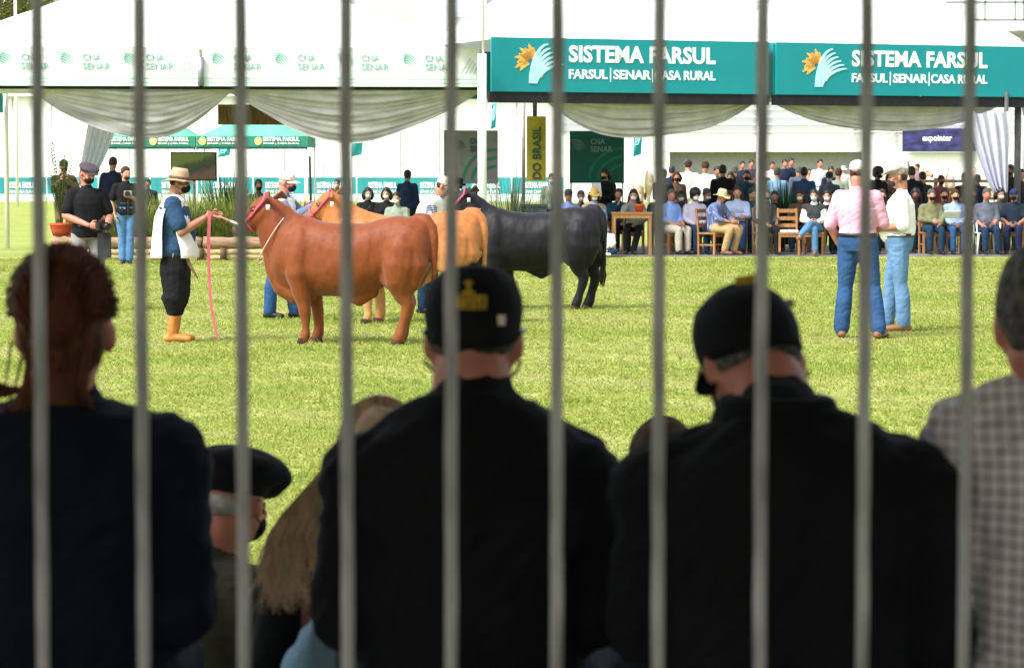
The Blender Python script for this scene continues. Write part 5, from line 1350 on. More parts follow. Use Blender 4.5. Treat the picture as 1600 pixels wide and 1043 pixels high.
def table():
    d = 54.6; t = thing('wooden_table', 'wooden table with square legs where the white masked woman sits', 'table', (XX(987, d), d, .026))
    g = G(); g.box((0, 0, .83), (.80, .6, .035)); part('tabletop', g, wood_lt, t, False); g = G(); g.box((0, -.27, .77), (.72, .025, .08)); part('apron', g, wood_lt, t, False)
    for sx in (-1, 1):
        for sy in (-1, 1):
            g = G(); g.box((sx * .355, sy * .26, .41), (.06, .05, .81)); part('leg', g, wood_lt, t, False)
table()
g = G(); g.lathe([(.07, 0), (.10, .12), (.11, .13), (.11, .16), (.09, .15)], 16)
tpot = thing('flower_pot', 'small terracotta pot on the wooden table', 'pot', (XX(999, 54.5), 54.5, .874)); part('pot', g, mat('terracotta', (.45, .075, .025)), tpot)
g = G()
for i in range(60):
    a = random.random() * 6.28; blade(g, (0, 0, 0), (math.cos(a), math.sin(a), random.uniform(.4, 2)), random.uniform(.08, .17), .03, .3, 3)
o = part('small_plant', g, dark_blade, None); o.location = (XX(999, 54.5), 54.5, 1.02); tag(o, 'small green plant in the pot on the wooden table', 'plant')
sitter('woman in white mask leaning on her hand at the wooden table', 990, 55.2, -5, CL('beige_knit', (.20, .21, .2)), black_c, 'long', ('long', 'dark'), maskwhite, None, fem=True, skin='fair', j=dict(elR=(-.22, -.22, .82), wrR=(-.10, -.20, 1.0), hdR=(-.06, -.15, 1.1), anL=(.02, -.5, .085), toL=(.06, -.66, .035))); seat(990, 55.2, -5, 'the woman at the wooden table')
sitter('man in blue shirt with dark scarf and pale trousers beside the table', 1048, S - .2, 35, CL('sky_blue', (.20, .32, .68), var=.1), CL('stone', (.42, .38, .34), var=.08), 'rolled', ('short', 'grey'), None, None, skin='tan', build=1.1, vest=None, headrot=(-25, 5, 0), j=dict(wrL=(.05, -.36, .62))); seat(1048, S - .2, 35, 'the man in blue shirt beside the table')
sitter('person with bushy dark hair, pale shirt and dark jeans', 1086, S, 15, CL('pale_lilac', (.50, .46, .58), var=.08), djeans_c, 'long', ('afro', 'dark'), maskwhite, None, skin='tan'); seat(1086, S, 15, 'the person with bushy dark hair')
sitter('man in straw hat, blue plaid shirt and khaki trousers leaning right', 1118, S - .6, 55, plaid('plaid_blue', (.03, .05, .17), (.30, .36, .56), 13, .25), khaki_c, 'rolled', ('fringe', 'brown'), None, ('wide', mat('straw_pale', (.56, .44, .24), var=.12, scale=30)), brown_shoe, 'tan', 1.74, build=1.1, headrot=(-5, 15, 0),
       j=dict(neck=(0, -.08, 1.0), head=(0, -.15, 1.16), shL=(.18, -.06, .96), shR=(-.18, -.06, .96), elR=(-.24, -.18, .72), wrR=(-.10, -.40, .66), elL=(.24, -.2, .72), wrL=(.08, -.44, .66), anR=(-.12, -.28, .085), toR=(-.12, -.44, .035), knL=(.15, -.48, .53), anL=(.12, -.36, .085), toL=(.13, -.52, .035))); seat(1112, S - .6, 55, 'the man in straw hat and plaid shirt')
sitter('woman with long brown hair, pale blue top and jeans behind the plaid shirt man', 1152, S + .5, -5, CL('ice_blue', (.40, .46, .66), var=.15), jeans_c, 'long', ('long', 'brown'), None, None, fem=True, skin='fair', H=1.78, j=dict(elR=(-.22, -.14, .74), wrR=(.02, -.24, .72), elL=(.22, -.14, .74), wrL=(-.02, -.26, .74))); seat(1152, S + .5, -5, 'the woman with long brown hair')
stander('man in black seen from behind among the visitors', 1129, 59, 178, black_c, black_c, 'long', ('short', 'dark'), None, None, H=1.78, z=.03, skin='tan')
stander('person in pale coat and purple cap seen from behind', 1075, 68, 170, CL('pale_coat', (.62, .60, .60), var=.06), cream_c, 'long', ('short', 'brown'), None, ('cap', CL('purple', (.10, .07, .22))), H=1.96)
stander('man in white shirt bending his head, back turned, beside the pale coat', 1102, 66, 165, white_c, charcoal_c, 'short', ('short', 'brown'), None, None, H=1.90, headrot=(0, 25, 0), skin='tan')
sitter('person in dark coat with one pale hand showing beside the fence bar', 1196, S - .3, 12, charcoal_c, black_c, 'long', ('short', 'grey'), maskblack, None, skin='fair', j=dict(wrL=(.16, -.3, .66))); seat(1196, S - .3, 12, 'the person in dark coat behind the fence bar')
chair(1232, 54.6, 0, 'empty wooden chair in front of the spiky plant')
g = G(); g.box((0, 0, 0), (.36, .34, .05)); o = part('cushion', g, CL('cushion_cream', (.58, .52, .5)), None, False); o.location = (XX(1232, 54.6), 54.6, .50); tag(o, 'pale cushion on the empty wooden chair', 'cushion')
sitter('woman in white blouse, dark vest and blue jeans crossing her legs', 1272, S - .5, -12, CL('blouse', (.66, .62, .68), var=.05), CL('bright_denim', (.10, .26, .52)), 'long', ('short', 'dark'), maskblue, None, brown_shoe, 'fair', 1.70, fem=True, vest=charcoal_c,
       j=dict(knR=(.06, -.46, .52), anR=(.07, -.44, .085), toR=(.07, -.6, .035), knL=(-.02, -.48, .64), anL=(-.20, -.62, .42), toL=(-.26, -.74, .34), wrR=(-.06, -.25, .68), wrL=(.10, -.25, .68))); seat(1272, S - .5, -12, 'the woman crossing her legs')
sitter('woman with dark braid, white mask and black top behind the crossed legs', 1292, S + .2, -8, CL('blouse', (.66, .62, .68)), black_c, 'long', ('tail', 'dark'), maskwhite, None, black_shoe, 'fair', 1.68, fem=True, vest=black_c); seat(1296, S + .2, -8, 'the woman with dark braid')
sitter('person in dark purple jacket half hidden by the pink shirted judge', 1316, S + .3, -10, CL('dark_purple', (.05, .04, .07)), black_c, 'long', ('short', 'dark'), maskblack, None); seat(1318, S + .1, -10, 'the person in dark purple')
chair(1345, 55.0, -20, 'wooden chair behind the legs of the pink shirted judge')
sitter('woman in black between the two judges', 1378, S, 0, black_c, black_c, 'long', ('long', 'brown'), maskblack, None, fem=True); seat(1378, S, 0, 'the woman in black between the judges')
stander('man in black standing behind the flat capped judge', 1424, 57.6, 195, black_c, black_c, 'long', ('short', 'dark'), None, None, H=1.74, z=.03)
stander('dark haired man behind the pink shirted judge', 1372, 58.5, 30, black_c, charcoal_c, 'long', ('afro', 'dark'), maskblack, None, H=1.72, z=.03, skin='brown')
sitter('man in olive green shirt and black mask, seated far right group', 1455, S - .2, 5, olive_c, djeans_c, 'long', ('short', 'grey'), maskblack, None, skin='fair', belly=.03, j=dict(wrR=(-.05, -.28, .68), wrL=(.12, -.3, .62))); seat(1455, S - .2, 5, 'the man in olive shirt')
sitter('woman in light blue shirt and black mask holding papers', 1492, S - .1, 3, lblue_c, jeans_c, 'long', ('long', 'brown'), maskblack, None, fem=True); seat(1492, S - .1, 3, 'the woman holding papers')
paper(1487, S - .5, .82, 8, 55, 'white papers on the lap of the woman in light blue', .36, .24)
chair(1520, 55.3, 5, 'wooden chair half hidden by the last but one fence bar')
sitter('grey haired man in slate shirt on a white plastic chair', 1541, S - .3, 5, slate_c, djeans_c, 'rolled', ('short', 'grey'), None, None, black_shoe, 'pink', 1.72, build=1.08, belly=.03, j=dict(wrR=(-.18, -.34, .60), wrL=(.08, -.28, .62), anL=(.18, -.36, .085), toL=(.22, -.5, .035)))
def plastic_chair(px, d, rz):
    t = thing('plastic_chair', 'white plastic chair under the man in slate shirt', 'chair', (XX(px, d), d, .026), R(rz)); m = mat('white_plastic', (.72, .74, .74), rough=.4, var=.03)
    g = G(); g.box((0, 0, .43), (.45, .44, .025)); part('seat', g, m, t, False)
    g = G(); g.tube([(-.2, .2, .43), (-.19, .26, .85), (.19, .26, .85), (.2, .2, .43)], .022, n=8); g.box((0, .24, .68), (.36, .015, .3)); part('backrest', g, m, t, False)
    for sx in (-1, 1):
        for sy in (-1, 1):
            g = G(); g.tube([(sx * .2, sy * .19, .43), (sx * .23, sy * .22, .0)], [.026, .02], n=8, rnd=False); part('leg', g, m, t)
        g = G(); g.tube([(sx * .23, -.2, .43), (sx * .24, -.19, .63), (sx * .23, .2, .65)], .018, n=8); part('armrest', g, m, t)
plastic_chair(1541, S - .28, 5)
sitter('man in navy shirt and navy cap at the right edge of the seated row', 1584, S, -12, CL('deep_navy', (.012, .02, .035)), navy_c, 'short', ('fringe', 'dark'), maskblack, ('cap', CL('cap_navy', (.02, .03, .10))), skin='tan'); seat(1584, S, -12, 'the man in navy cap')
stander('guard in black standing beside the dark pole at far right', 1578, 57.4, -40, black_c, black_c, 'long', ('short', 'dark'), maskblack, None, H=1.78, z=.03, skin='brown')
# far visitors behind the spiky plant
gv = 'visitors walking behind the tents'
stander('man in light blue shirt seen from behind left of the spiky plant', 1214, 62, 175, CL('washed_blue', (.22, .40, .58)), djeans_c, 'long', ('short', 'grey'), None, None, H=1.76, build=1.1, group=gv)
stander('man in dark blue jacket seen from behind right of the spiky plant', 1256, 60, 172, CL('dark_blue', (.03, .07, .19)), djeans_c, 'long', ('short', 'dark'), None, None, H=1.76, build=1.15, group=gv)
for px, d, H, c, lb in [(1160, 92, 2.0, navy_c, 'left man of the far dark clothed pair against the grey gallery'), (1174, 93, 2.05, CL('dark_plum', (.05, .03, .06)), 'right man of the far dark clothed pair against the grey gallery'),
                        (1206, 98, 2.0, white_c, 'far visitor in white just right of the fence bar'), (1226, 90, 2.05, navy_c, 'far man in navy left of the dark blue jacket'), (1236, 92, 2.1, navy_c, 'far man in navy touching his companion left of the dark blue jacket'),
                        (1281, 88, 2.05, CL('pale_grey_shirt', (.48, .50, .54)), 'far man in grey shirt standing before the rail fence'), (1264, 104, 1.75, CL('dull_pink', (.35, .2, .2)), 'far visitor in dull pink behind the dark blue jacket')]:
    stander(lb, px, d, 10, c, djeans_c, 'long', ('short', 'dark'), None, None, H=H, group=gv, skin='pink')
stander('far person in plum coat raising an arm beside the buff ox', 1433, 110, -60, CL('plum_grey', (.20, .14, .17)), djeans_c, 'long', ('short', 'dark'), None, None, H=1.95, group=gv, j=dict(elR=(-.3, -.1, 1.5), wrR=(-.25, -.2, 1.72)))
stander('far visitor in pale shirt right of the far dark ox handler', 1318, 112, 0, CL('pale_coat', (.62, .60, .60)), charcoal_c, 'long', ('short', 'brown'), None, ('wide', cream_c), H=1.85, group=gv)
# left and centre crowd behind the bulls
sitter('man in dark jacket with mask on chin left of the pale capped handler', 404, 55.8, 15, charcoal_c, djeans_c, 'long', ('short', 'dark'), maskblack, None, skin='brown', z=.22, group=None); 
chair(404, 55.85, 15, 'wooden chair under the man with mask on chin').location.z = .22
sitter('person in black hood seated behind the golden bull ears', 575, 55.5, 12, black_c, black_c, 'long', ('bob', 'dark'), maskblue, None, z=.06, fem=True); seat(575, 55.5, 12, 'the person in black hood')
sitter('woman in black headscarf and white mask behind the golden bull', 604, 55.0, -8, black_c, charcoal_c, 'long', ('bob', 'dark'), maskwhite, None, z=.06, fem=True); seat(604, 55.0, -8, 'the woman in black headscarf')
stander('man in dark blue jacket standing behind the golden bull back', 637, 60, 160, CL('marine', (.02, .04, .10)), djeans_c, 'long', ('short', 'dark'), None, None, H=1.70, skin='tan')
sitter('dark haired man in teal jacket seated beside the white pole', 740, 55.6, 120, CL('dark_teal', (.012, .05, .075)), black_c, 'long', ('short', 'dark'), None, None, skin='tan', z=.02, headrot=(0, 8, 0)); seat(740, 55.6, 120, 'the man in teal jacket')
sitter('person in grey green top at the low table behind the golden bull', 620, 54.2, -10, CL('sage', (.22, .26, .2)), charcoal_c, 'long', ('short', 'dark'), maskwhite, None, z=-.02); seat(620, 54.2, -10, 'the person in grey green top')
stander('person in dark clothes far behind the camera operator', 231, 62, 0, charcoal_c, charcoal_c, 'long', ('short', 'brown'), None, None, H=1.50)

# denser ranks of onlookers behind the seated row
gd = 'onlookers standing behind the seated row'
brown_c = CL('brown', (.10, .055, .035)); red_c = CL('brick', (.22, .05, .045)); sage_c = CL('sage', (.22, .26, .2)); dteal = CL('dark_teal', (.012, .05, .075))
for px, d, rz, sh, tr, hr, ht, fm, H, hx, lb in [
    (1036, 61, 150, charcoal_c, black_c, ('short', 'dark'), None, False, 1.72, (10, 5, 0), 'man in charcoal jacket turned away above the table end'),
    (1057, 63, 20, brown_c, djeans_c, ('bob', 'brown'), None, True, 1.66, (-20, 8, 0), 'woman in brown jacket between the table and the pale coat'),
    (1142, 61.5, -30, charcoal_c, black_c, ('long', 'dark'), None, True, 1.66, (15, 5, 0), 'woman in charcoal standing right of the man in black seen from behind'),
    (1166, 60.5, 10, dteal, djeans_c, ('short', 'dark'), None, False, 1.70, (-15, 10, 0), 'man in dark teal left of the fence bar behind the brown haired woman'),
    (1184, 64, 190, brown_c, black_c, ('short', 'dark'), None, False, 1.76, (0, 10, 0), 'man in brown jacket seen from behind, at the fence bar'),
    (1296, 61, -20, slate_c, djeans_c, ('short', 'grey'), ('cap', charcoal_c), False, 1.66, (20, 12, 0), 'man in slate shirt and dark cap above the woman with dark braid'),
    (1310, 65, 160, sage_c, charcoal_c, ('short', 'brown'), None, False, 1.74, (0, 4, 0), 'man in sage green seen from behind left of the white cap'),
    (1392, 62, 15, brown_c, black_c, ('bob', 'dark'), None, True, 1.68, (-10, 6, 0), 'woman in brown coat between the two judges, further back'),
    (1441, 60.5, -160, charcoal_c, charcoal_c, ('short', 'dark'), None, False, 1.66, (0, 10, 0), 'man in charcoal behind the olive green shirt'),
    (1470, 62, 30, red_c, djeans_c, ('short', 'brown'), None, False, 1.58, (-25, 10, 0), 'person in brick red top between the olive and light blue shirts'),
    (1508, 60, -15, black_c, black_c, ('short', 'dark'), None, False, 1.64, (20, 5, 0), 'man in black behind the last but one fence bar'),
    (1527, 63, 175, navy_c, djeans_c, ('short', 'grey'), None, False, 1.60, (0, 5, 0), 'man in navy seen from behind above the slate shirt'),
    (1595, 60, 20, charcoal_c, black_c, ('short', 'dark'), None, False, 1.72, (-10, 5, 0), 'man in charcoal cut by the right edge behind the navy cap'),
    (862, 62, 10, sage_c, djeans_c, ('short', 'brown'), None, False, 1.62, (-10, 5, 0), 'person in sage green right of the dark plinth'),
    (716, 57, 60, charcoal_c, black_c, ('short', 'dark'), ('wide', black_c), False, 1.52, (0, 15, 0), 'person in black brimmed hat behind the black bull ears'),
    (527, 62, -20, brown_c, djeans_c, ('short', 'grey'), None, False, 1.50, (10, 5, 0), 'person in brown top behind the golden bull head')]:
    stander(lb, px, d, rz, sh, tr, 'long', hr, random.choice([None, maskblack, maskwhite]), ht, H=H, group=gd, fem=fm, headrot=hx, skin=random.choice(['tan', 'fair', 'brown', 'pink']),
            j=random.choice([None, dict(elR=(-.24, -.08, 1.12), wrR=(.02, -.24, 1.16)), dict(elR=(-.24, -.08, 1.12), wrR=(.02, -.22, 1.18), elL=(.24, -.08, 1.12), wrL=(-.02, -.25, 1.12)), dict(elL=(.26, .02, 1.12), wrL=(.16, -.12, .98))]))
for px, d, rz, sh, tr, hr, fm, lb in [
    (1064, 57.2, 8, charcoal_c, black_c, ('short', 'dark'), False, 'man in charcoal in the second row between blue shirt and bushy hair'),
    (1140, 56.6, -12, black_c, black_c, ('bob', 'dark'), True, 'woman in black in the second row right of the plaid shirt'),
    (1176, 56.4, 4, dteal, djeans_c, ('short', 'dark'), False, 'man in dark teal seated left of the fence bar'),
    (1400, 56.4, -5, charcoal_c, black_c, ('short', 'dark'), False, 'man in charcoal seated behind the flat capped judge'),
    (1430, 56.0, 5, black_c, djeans_c, ('long', 'dark'), True, 'woman in black seated left of the olive green shirt'),
    (1475, 57.0, -5, brown_c, black_c, ('short', 'dark'), False, 'man in brown in the second row between olive and light blue'),
    (1518, 56.2, 8, navy_c, black_c, ('short', 'brown'), False, 'man in navy seated behind the last but one fence bar'),
    (1563, 56.2, -8, charcoal_c, black_c, ('bob', 'dark'), True, 'woman in charcoal between the slate shirt and the navy cap')]:
    sitter(lb, px, d, rz, sh, tr, 'long', hr, random.choice([maskblack, maskwhite, None]), None, fem=fm, skin=random.choice(['tan', 'fair', 'brown']), H=random.uniform(1.64, 1.74), headrot=(random.uniform(-25, 25), random.uniform(0, 14), 0)); seat(px, d, rz, 'the ' + lb.split(' in the second row')[0].split(' seated')[0].split(' between')[0] + ' ' + {1064: 'by the bushy hair', 1140: 'by the plaid shirt', 1176: 'by the fence bar'}.get(px, 'at far right'))

for px, d, rz, sh, tr, hr, fm, lb in [
    (1030, 56.6, -10, charcoal_c, black_c, ('bob', 'dark'), True, 'woman in charcoal in the second row right of the wooden table'),
    (1104, 57.4, 12, navy_c, black_c, ('short', 'grey'), False, 'grey haired man in navy in the second row behind the bushy hair'),
    (1210, 56.8, 0, black_c, black_c, ('short', 'dark'), False, 'man in black in the second row behind the empty wooden chair'),
    (1250, 56.5, -12, brown_c, djeans_c, ('long', 'brown'), True, 'woman in brown in the second row right of the spiky plant'),
    (1334, 56.8, 6, charcoal_c, djeans_c, ('short', 'dark'), False, 'man in charcoal in the second row behind the pink shirted judge'),
    (966, 56.9, 10, dteal, black_c, ('short', 'dark'), False, 'man in dark teal in the second row left of the wooden table'),
    (908, 56.6, -5, charcoal_c, black_c, ('short', 'grey'), False, 'grey haired man in charcoal left of the yellow straw hat')]:
    sitter(lb, px, d, rz, sh, tr, 'long', hr, random.choice([maskblack, maskwhite, None]), None, fem=fm, skin=random.choice(['tan', 'fair', 'brown']), H=random.uniform(1.62, 1.72), headrot=(random.uniform(-30, 30), random.uniform(0, 18), random.uniform(-8, 8)),
           j=random.choice([None, dict(elR=(-.22, -.16, .78), wrR=(-.05, -.20, .95), hdR=(-.03, -.14, 1.05)), dict(wrL=(.02, -.26, .66), wrR=(-.02, -.28, .68))]))
    seat(px, d, rz, 'the ' + lb.split(' in the second row')[0].split(' left of')[0] + ' ' + {1030: 'by the wooden table', 1104: 'by the bushy hair', 1210: 'by the empty chair', 1250: 'by the spiky plant', 1334: 'behind the pink judge', 966: 'left of the table', 908: 'by the yellow hat'}[px])
for px, d, rz, sh, lb in [(1050, 72, 170, navy_c, 'man in navy seen from behind left of the pale coat, further back'), (1120, 74, 20, charcoal_c, 'man in charcoal facing the ring behind the white shirt'), (1148, 70, 165, black_c, 'man in black seen from behind left of the far dark pair'),
                          (1190, 76, 10, brown_c, 'man in brown behind the fence bar, further back'), (1247, 78, 175, slate_c, 'man in slate seen from behind above the dark blue jacket'), (1298, 75, 15, navy_c, 'man in navy facing the ring left of the white cap'), (1345, 80, 170, charcoal_c, 'man in charcoal seen from behind, right of the white cap')]:
    stander(lb, px, d, rz, sh, djeans_c, 'long', ('short', random.choice(['dark', 'brown', 'grey'])), None, None, H=1.80, group=gd, skin='tan', headrot=(random.uniform(-20, 20), 8, 0))
# ---------------------------------------------------------------- spectators on the bleachers, seen from behind
plank = mat('bleacher_plank', (.16, .13, .10), var=.25, scale=4, stretch=(.4, 4, 4), bump=.3)
bl = thing('bleacher', 'low wooden bleacher the spectators sit on', 'bench', (0, 4.9, 0))
for i in range(3):
    g = G(); g.box((0, -.38 + .15 * i, .66), (7.2, .14, .045)); part('seat_plank', g, plank, bl, False)
for i in range(4):
    g = G(); g.box((0, .16 + .15 * i, .225), (7.2, .14, .045)); part('foot_plank', g, plank, bl, False)
for x in (-3.4, -1.1, 1.1, 3.4):
    g = G(); g.box((x, -.22, .315), (.07, .4, .63)); g.box((x, .38, .1), (.07, .6, .2)); part('support', g, steel, bl, False)
g = G(); g.box((0, 7.15, .07), (9, .5, .14)); step = struct('low_step', g, concrete)
fgk = 'spectators seated behind the fence'
FV = .011
sp_black = mat('jacket_black', (.009, .009, .011), rough=.85, var=.25, scale=5, bump=.5, bscale=14, spec=.08)
sp_navy = mat('jacket_navy', (.008, .011, .020), rough=.85, var=.25, scale=5, bump=.5, bscale=14, spec=.08)
for m_ in (sp_black, sp_navy):
    b_ = m_.node_tree.nodes['Principled BSDF']; b_.inputs['Sheen Weight'].default_value = .03; b_.inputs['Sheen Roughness'].default_value = .6; b_.inputs['Sheen Tint'].default_value = (.6, .7, 1, 1)
def strands(n, fn, r=.0022, seg=9):
    g = G()
    for i in range(n):
        pts = fn(random.random(), random.random()); g.tube(pts, [r] * (len(pts) - 1) + [r * .3], n=3, rnd=False, cap=False)
    return g
# -- man in embroidered black cap
def emblem(p, rows, m, name='embroidery', z0=.06, surf=.112):
    g = G()
    for (x0, x1, za, zb) in rows:
        n = max(1, int((x1 - x0) / .006))
        for i in range(n):
            x = x0 + (x1 - x0) * (i + .5) / n
            zc = (za + zb) / 2; hh = abs(zb - za)
            # cap surface at (x, zc)
            f = max(0, 1 - (x / .093) ** 2) ** .5; q = max(0.0, (zc - .05) / .095); rr = .107 * (1 - .45 * q * q) 
            y = rr * f + .012
            g.box((x, y, zc), ((x1 - x0) / n * .92, .006, hh), Matrix.Rotation(R(28 * q), 3, 'X'))
    return part(name, g.xf(p.HM), m, p.t, False)
yel = mat('gold_thread', (.55, .33, .03), rough=.7, var=.3, scale=60)
a = Person('spectator in black sweater and black cap with yellow embroidery', 737, 4.78, 180, SIT, 1.75, 'pink', 1.04, 0, FV, .265, dict(head=(-.004, -.03, 1.142), neck=(0, .014, 1.045), shL=(.180, .02, .905), shR=(-.180, .02, .905), elL=(.218, .01, .66), elR=(-.225, .0, .66), knL=(.2, -.43, .51), knR=(-.2, -.43, .51)), fgk, (-4, 4, 0), neckr=.07)
a.trousers(sp_navy); a.shirt(sp_black, 'long', inf=.024, wr=.010, name='sweater'); a.shoes(black_shoe); a.hair(hairm['grey'], 'fringe')
c_ = a.cap(sp_black, low=.03)
a.mask(maskblack)
emblem(a, [(-.031 + .009 * k, -.0245 + .009 * k, .052, .068) for k in range(7)] + [(-.031, .031, .048, .0505), (-.031, .031, .0695, .072), (-.0035, .0045, .076, .098), (-.010, .011, .0735, .079), (-.007, .008, .092, .096)], yel)
g = G(); g.box((-.052, .090, .030), (.018, .008, .018), Matrix.Rotation(R(-30), 3, 'Z')); part('cap_tag', g.xf(a.HM), mat('tag_pink', (.75, .6, .55)), a.t, False)
for sx in (-1, 1):
    g = G(); g.tube([(sx * .084, .03, .008), (sx * .088, -.02, .014), (sx * .08, -.09, .016)], .004, n=6); part('glasses_arm', g.xf(a.HM), black_shoe, a.t)
# -- man with bowed head in black cap
b = Person('spectator in black jacket and black cap with his head bowed', 1224, 4.46, 180, SIT, 1.75, 'pink', 1.10, 0, FV, .275, dict(head=(.046, -.105, 1.105), neck=(.015, -.0, 1.03), shL=(.195, .02, .91), shR=(-.200, .02, .905), elL=(.226, .0, .68), elR=(-.25, .0, .67), knL=(.2, -.43, .51), knR=(-.2, -.43, .51)), fgk, (14, 30, 6), neckr=.07)
b.trousers(sp_navy); b.shirt(sp_black, 'long', inf=.030, wr=.012, name='jacket'); b.shoes(black_shoe); b.hair(hairm['grey'], 'fringe'); b.cap(sp_black, low=.03); b.mask(maskblack)
g = G(); nk = b.J['neck']; g.ring_loft([sring(nk + Vector((0, .012, -.02)), Vector((1, 0, 0)), Vector((0, 1, 0)), .112, .10), sring(nk + Vector((0, .02, .03)), Vector((1, 0, 0)), Vector((0, 1, 0)), .094, .085), sring(nk + Vector((0, .02, .032)), Vector((1, 0, 0)), Vector((0, 1, 0)), .085, .075)]); me = remesh(g, .008, 2); link('collar', me, sp_black, b.t)
emblem(b, [(-.028, .028, .098, .112)], yel); emblem(b, [(-.062, -.050, .050, .062)], mat('tag_grey', (.3, .29, .26)), 'stud')
# -- woman with auburn hair tied up
wv = Person('spectator with auburn hair tied back and dark jacket at the left edge', 104, 4.8, 180, SIT, 1.76, 'pink', 1.0, 0, FV, .265, dict(head=(0, -.02, 1.15), neck=(.008, .01, 1.02), shL=(.172, .02, .93), shR=(-.172, .02, .93), elL=(.205, .0, .66), elR=(-.200, .0, .66)), fgk, (0, 2, 0), fem=True)
wv.trousers(sp_navy); wv.shirt(sp_navy, 'long', inf=.026, wr=.011, name='jacket'); wv.shoes(black_shoe)
hg = G(); hg.ell((0, .022, .046), (.086, .102, .092), nu=20, nv=14); hg.ell((0, .05, -.01), (.078, .072, .085)); hg.ell((0, .075, -.09), (.050, .045, .07)); hg.ell((-.005, .10, -.03), (.045, .035, .05))
hm_ = remesh(hg.xf(wv.HM), .007, 2); wrinkle(hm_, .006, (30, 30, 45)); ho = link('hair', hm_, hairm['red'], wv.t)
def over(u, v_):
    a_ = PI * (u * 1.15 - .075); r = 1.02 + .11 * random.random() ** 2; p0 = Vector((math.cos(a_) * .088 * r, .03 + .02 * random.random(), .046 + math.sin(a_) * .095 * r))
    p3 = Vector((random.gauss(0, .012), .115 + random.random() * .02, -.02 + random.gauss(0, .02))); m_ = (p0 + p3) / 2 + Vector((0, .035, .02))
    return [p0, p0.lerp(m_, .6) + Vector((0, .012, .01)), m_, p3.lerp(m_, .4), p3]
part('hair_strands', strands(620, over, .0022).xf(wv.HM), hairm['red'], ho)
def tail(u, v_):
    x0 = random.gauss(0, .02); s_ = random.random()
    pts = [Vector((x0, .115, -.04 + random.gauss(0, .015))), Vector((.01 + x0, .125, -.10)), Vector((.02 + x0 * 1.5, .10, -.17)), Vector((.05 + .05 * s_ + x0, .09, -.205 - .03 * u)), Vector((.10 + .08 * s_, .085, -.215 - .05 * u)), Vector((.16 + .1 * s_, .08, -.20 - .06 * u + .04 * s_))]
    return pts
part('ponytail', strands(360, tail, .0026).xf(wv.HM), hairm['red'], ho)
def wisp(u, v_):
    k = .6 + .5 * u; return [Vector((.05, .06, -.10)), Vector((.05 + .06 * k, .07, -.115 + .02 * v_)), Vector((.05 + .12 * k, .075, -.10 + .02 * v_)), Vector((.05 + .20 * k, .08, -.085 + .03 * v_))]
part('loose_strands', strands(60, wisp, .0018).xf(wv.HM), hairm['red'], ho)
# -- plaid shirt man, right edge
pl = Person('grey haired spectator in pale plaid shirt at the right edge', 1704, 4.52, 172, SIT, 1.78, 'pink', 1.08, 0, FV, .305, dict(head=(.075, -.02, 1.13), neck=(.035, .01, 1.03), shL=(.19, .02, .94), elL=(.245, .03, .67), wrL=(.2, -.2, .60)), fgk, (6, 2, 0), neckr=.07)
pl.trousers(djeans_c); pl.shirt(plaid('plaid_grey', (.40, .355, .34), (.76, .71, .78), 15, .34), 'long', inf=.028, wr=.014); pl.shoes(brown_shoe); pl.hair(hairm['grey'], 'short')
# -- old man in beret, lower in front, looking right
br = Person('old man in black beret and dark green jacket sitting low, looking right', 337, 7.0, 133, lowsit(.31), 1.70, 'pink', 1.0, 0, .012, -.30, dict(head=(-.015, -.055, 1.185), neck=(0, .02, 1.03)), fgk, (22, 12, 0))
br.trousers(black_c); br.shirt(mat('jacket_olive', (.06, .056, .038), rough=.9, var=.2, scale=6, bump=.4, bscale=20, spec=.1), 'long', inf=.026, wr=.011, name='jacket'); br.shoes(black_shoe); g = G(); g.ell((0, .075, -.012), (.060, .036, .036), nu=16, nv=10); me = remesh(g.xf(br.HM), .009, 2); wrinkle(me, .003, (40, 40, 20)); link('hair', me, hairm['white'], br.t); br.mask(maskblack)
g = G(); g.ell((0, -.01, .083), (.135, .145, .062), Matrix.Rotation(R(9), 3, 'X'), nu=24, nv=14); g.ell((0, -.12, .05), (.07, .05, .03), Matrix.Rotation(R(18), 3, 'X')); g.lathe([(.086, .018), (.095, .05), (.1, .08)], 22, c=(0, .012, 0), rmod=lambda a: 1 + .14 * abs(math.sin(a)) ** 2); g.tube([(0, 0, .135), (0, .005, .165)], .006, n=6)
me = remesh(g.xf(br.HM), .008, 3); wrinkle(me, .006, (14, 14, 14)); link('beret', me, sp_black, br.t)
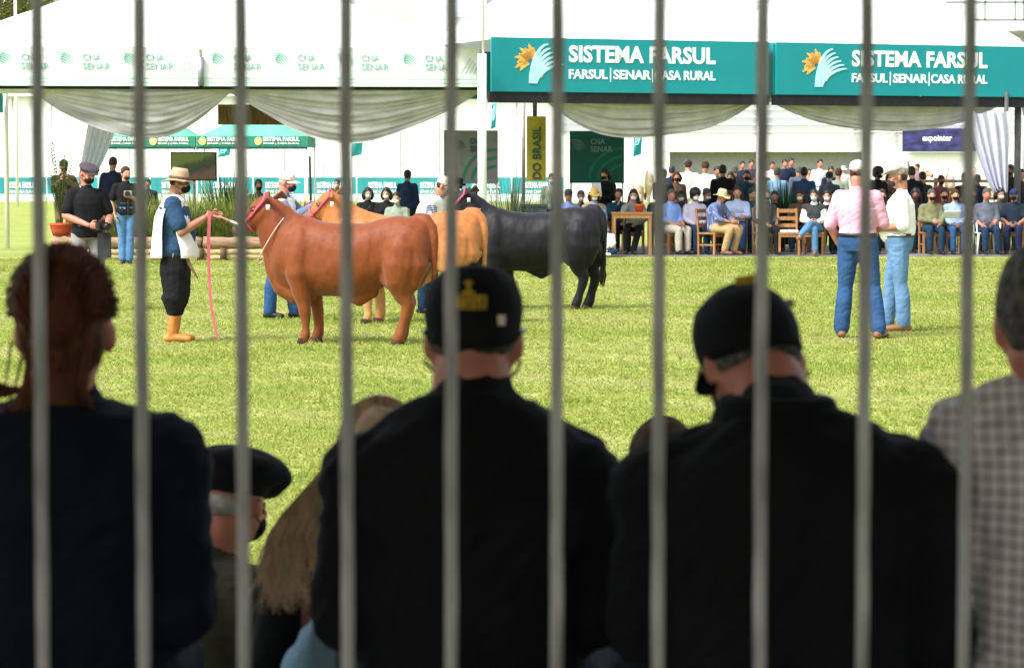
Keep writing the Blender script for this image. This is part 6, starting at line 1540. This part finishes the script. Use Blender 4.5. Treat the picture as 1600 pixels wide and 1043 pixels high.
# -- blonde woman, lower in front
bw = Person('spectator with long blonde hair and maroon vest sitting low', 592, 6.0, 185, lowsit(.13), 1.70, 'fair', 1.0, 0, .012, -.10, dict(elL=(.245, .02, .71)), fgk, (0, 8, 0), fem=True)
bw.trousers(ljeans_c); bw.shirt(sp_black, 'long', inf=.018, name='sweater'); bw.shirt(mat('vest_maroon', (.15, .062, .06), rough=.9, var=.3, scale=20, bump=.4, bscale=40, spec=.1), 'none', inf=.030, name='vest', collar=False); bw.shoes(brown_shoe)
hg = G(); hg.ell((0, .022, .046), (.086, .102, .09), nu=18, nv=12); hg.tube([(0, .06, .0), (.015, .08, -.08), (.03, .09, -.14)], [.075, .06, .03], n=12); me = remesh(hg.xf(bw.HM), .009, 3); wrinkle(me, .005, (30, 30, 10)); bh = link('hair', me, hairm['blonde'], bw.t)
def bl_s(u, v_):
    a_ = PI * (.05 + .9 * u); p0 = Vector((math.cos(a_) * .088, .05 + .04 * random.random(), .04 + math.sin(a_) * .09)); s_ = random.random()
    q = .30 + .70 * random.random() ** .55
    pts = [p0, Vector((p0.x * .8 + .04 * q, .105, -.01)), Vector((.045 + .12 * q, .12, -.075)), Vector((.075 + .145 * q, .12, -.135)), Vector((.085 + .165 * q, .13 + .02 * random.random(), -.18)), Vector((.09 + .165 * q + random.gauss(0, .014), .14, -.25)), Vector((.085 + .16 * q + random.gauss(0, .03), .14, -.35))]
    f = 2.8 + 3.2 * random.random() ** (1.1 + 1.5 * (1 - q)); k = int(f); return pts[:k + 1] + [pts[k].lerp(pts[min(6, k + 1)], f - k + .05)]
part('hair_strands', strands(900, bl_s, .0017).xf(bw.HM), hairm['blonde'], bh)
part('dark_strands', strands(110, bl_s, .0015).xf(bw.HM), mat('hair_dark_blonde', (.42, .27, .17), rough=.6, var=.3, scale=30), bh)
part('light_strands', strands(380, bl_s, .0015).xf(bw.HM), mat('hair_light_blonde', (.85, .68, .50), rough=.5, var=.15, scale=30, trans=.3), bh)
# -- brown haired person, low
bn = Person('brown haired spectator sitting low between the two caps', 1036, 6.3, 180, lowsit(.17), 1.66, 'fair', .95, 0, .013, -.14, None, fgk, (0, 4, 0))
bn.trousers(djeans_c); bn.shirt(CL('grey_blue', (.12, .16, .24)), 'long', inf=.02); bn.shoes(black_shoe); bn.hair(hairm['brown'], 'short')
part('hair_strands', strands(260, lambda u, v_: [Vector((math.cos(PI * u) * .075, .03, .05 + math.sin(PI * u) * .085)), Vector((math.cos(PI * u) * .08, .10, .02)), Vector((math.cos(PI * u) * .075, .105, -.06))], .0024).xf(bn.HM), hairm['brown'], bn.t)
g = G(); g.tube([(0, 0, .10), (.01, .02, .40), (.0, 0, .66), (.02, .0, .76)], [.10, .11, .085, .04], n=16)
me = remesh(g, .012, 3); wrinkle(me, .014, (9, 9, 12), 2.0); o = link('denim_bag', me, CL('pale_denim', (.22, .36, .50), var=.2)); o.location = (XX(500, 5.72), 5.72, .0); tag(o, 'pale blue cloth bag standing beside the blonde woman', 'bag')
bpy.data.scenes.remove(TMP)
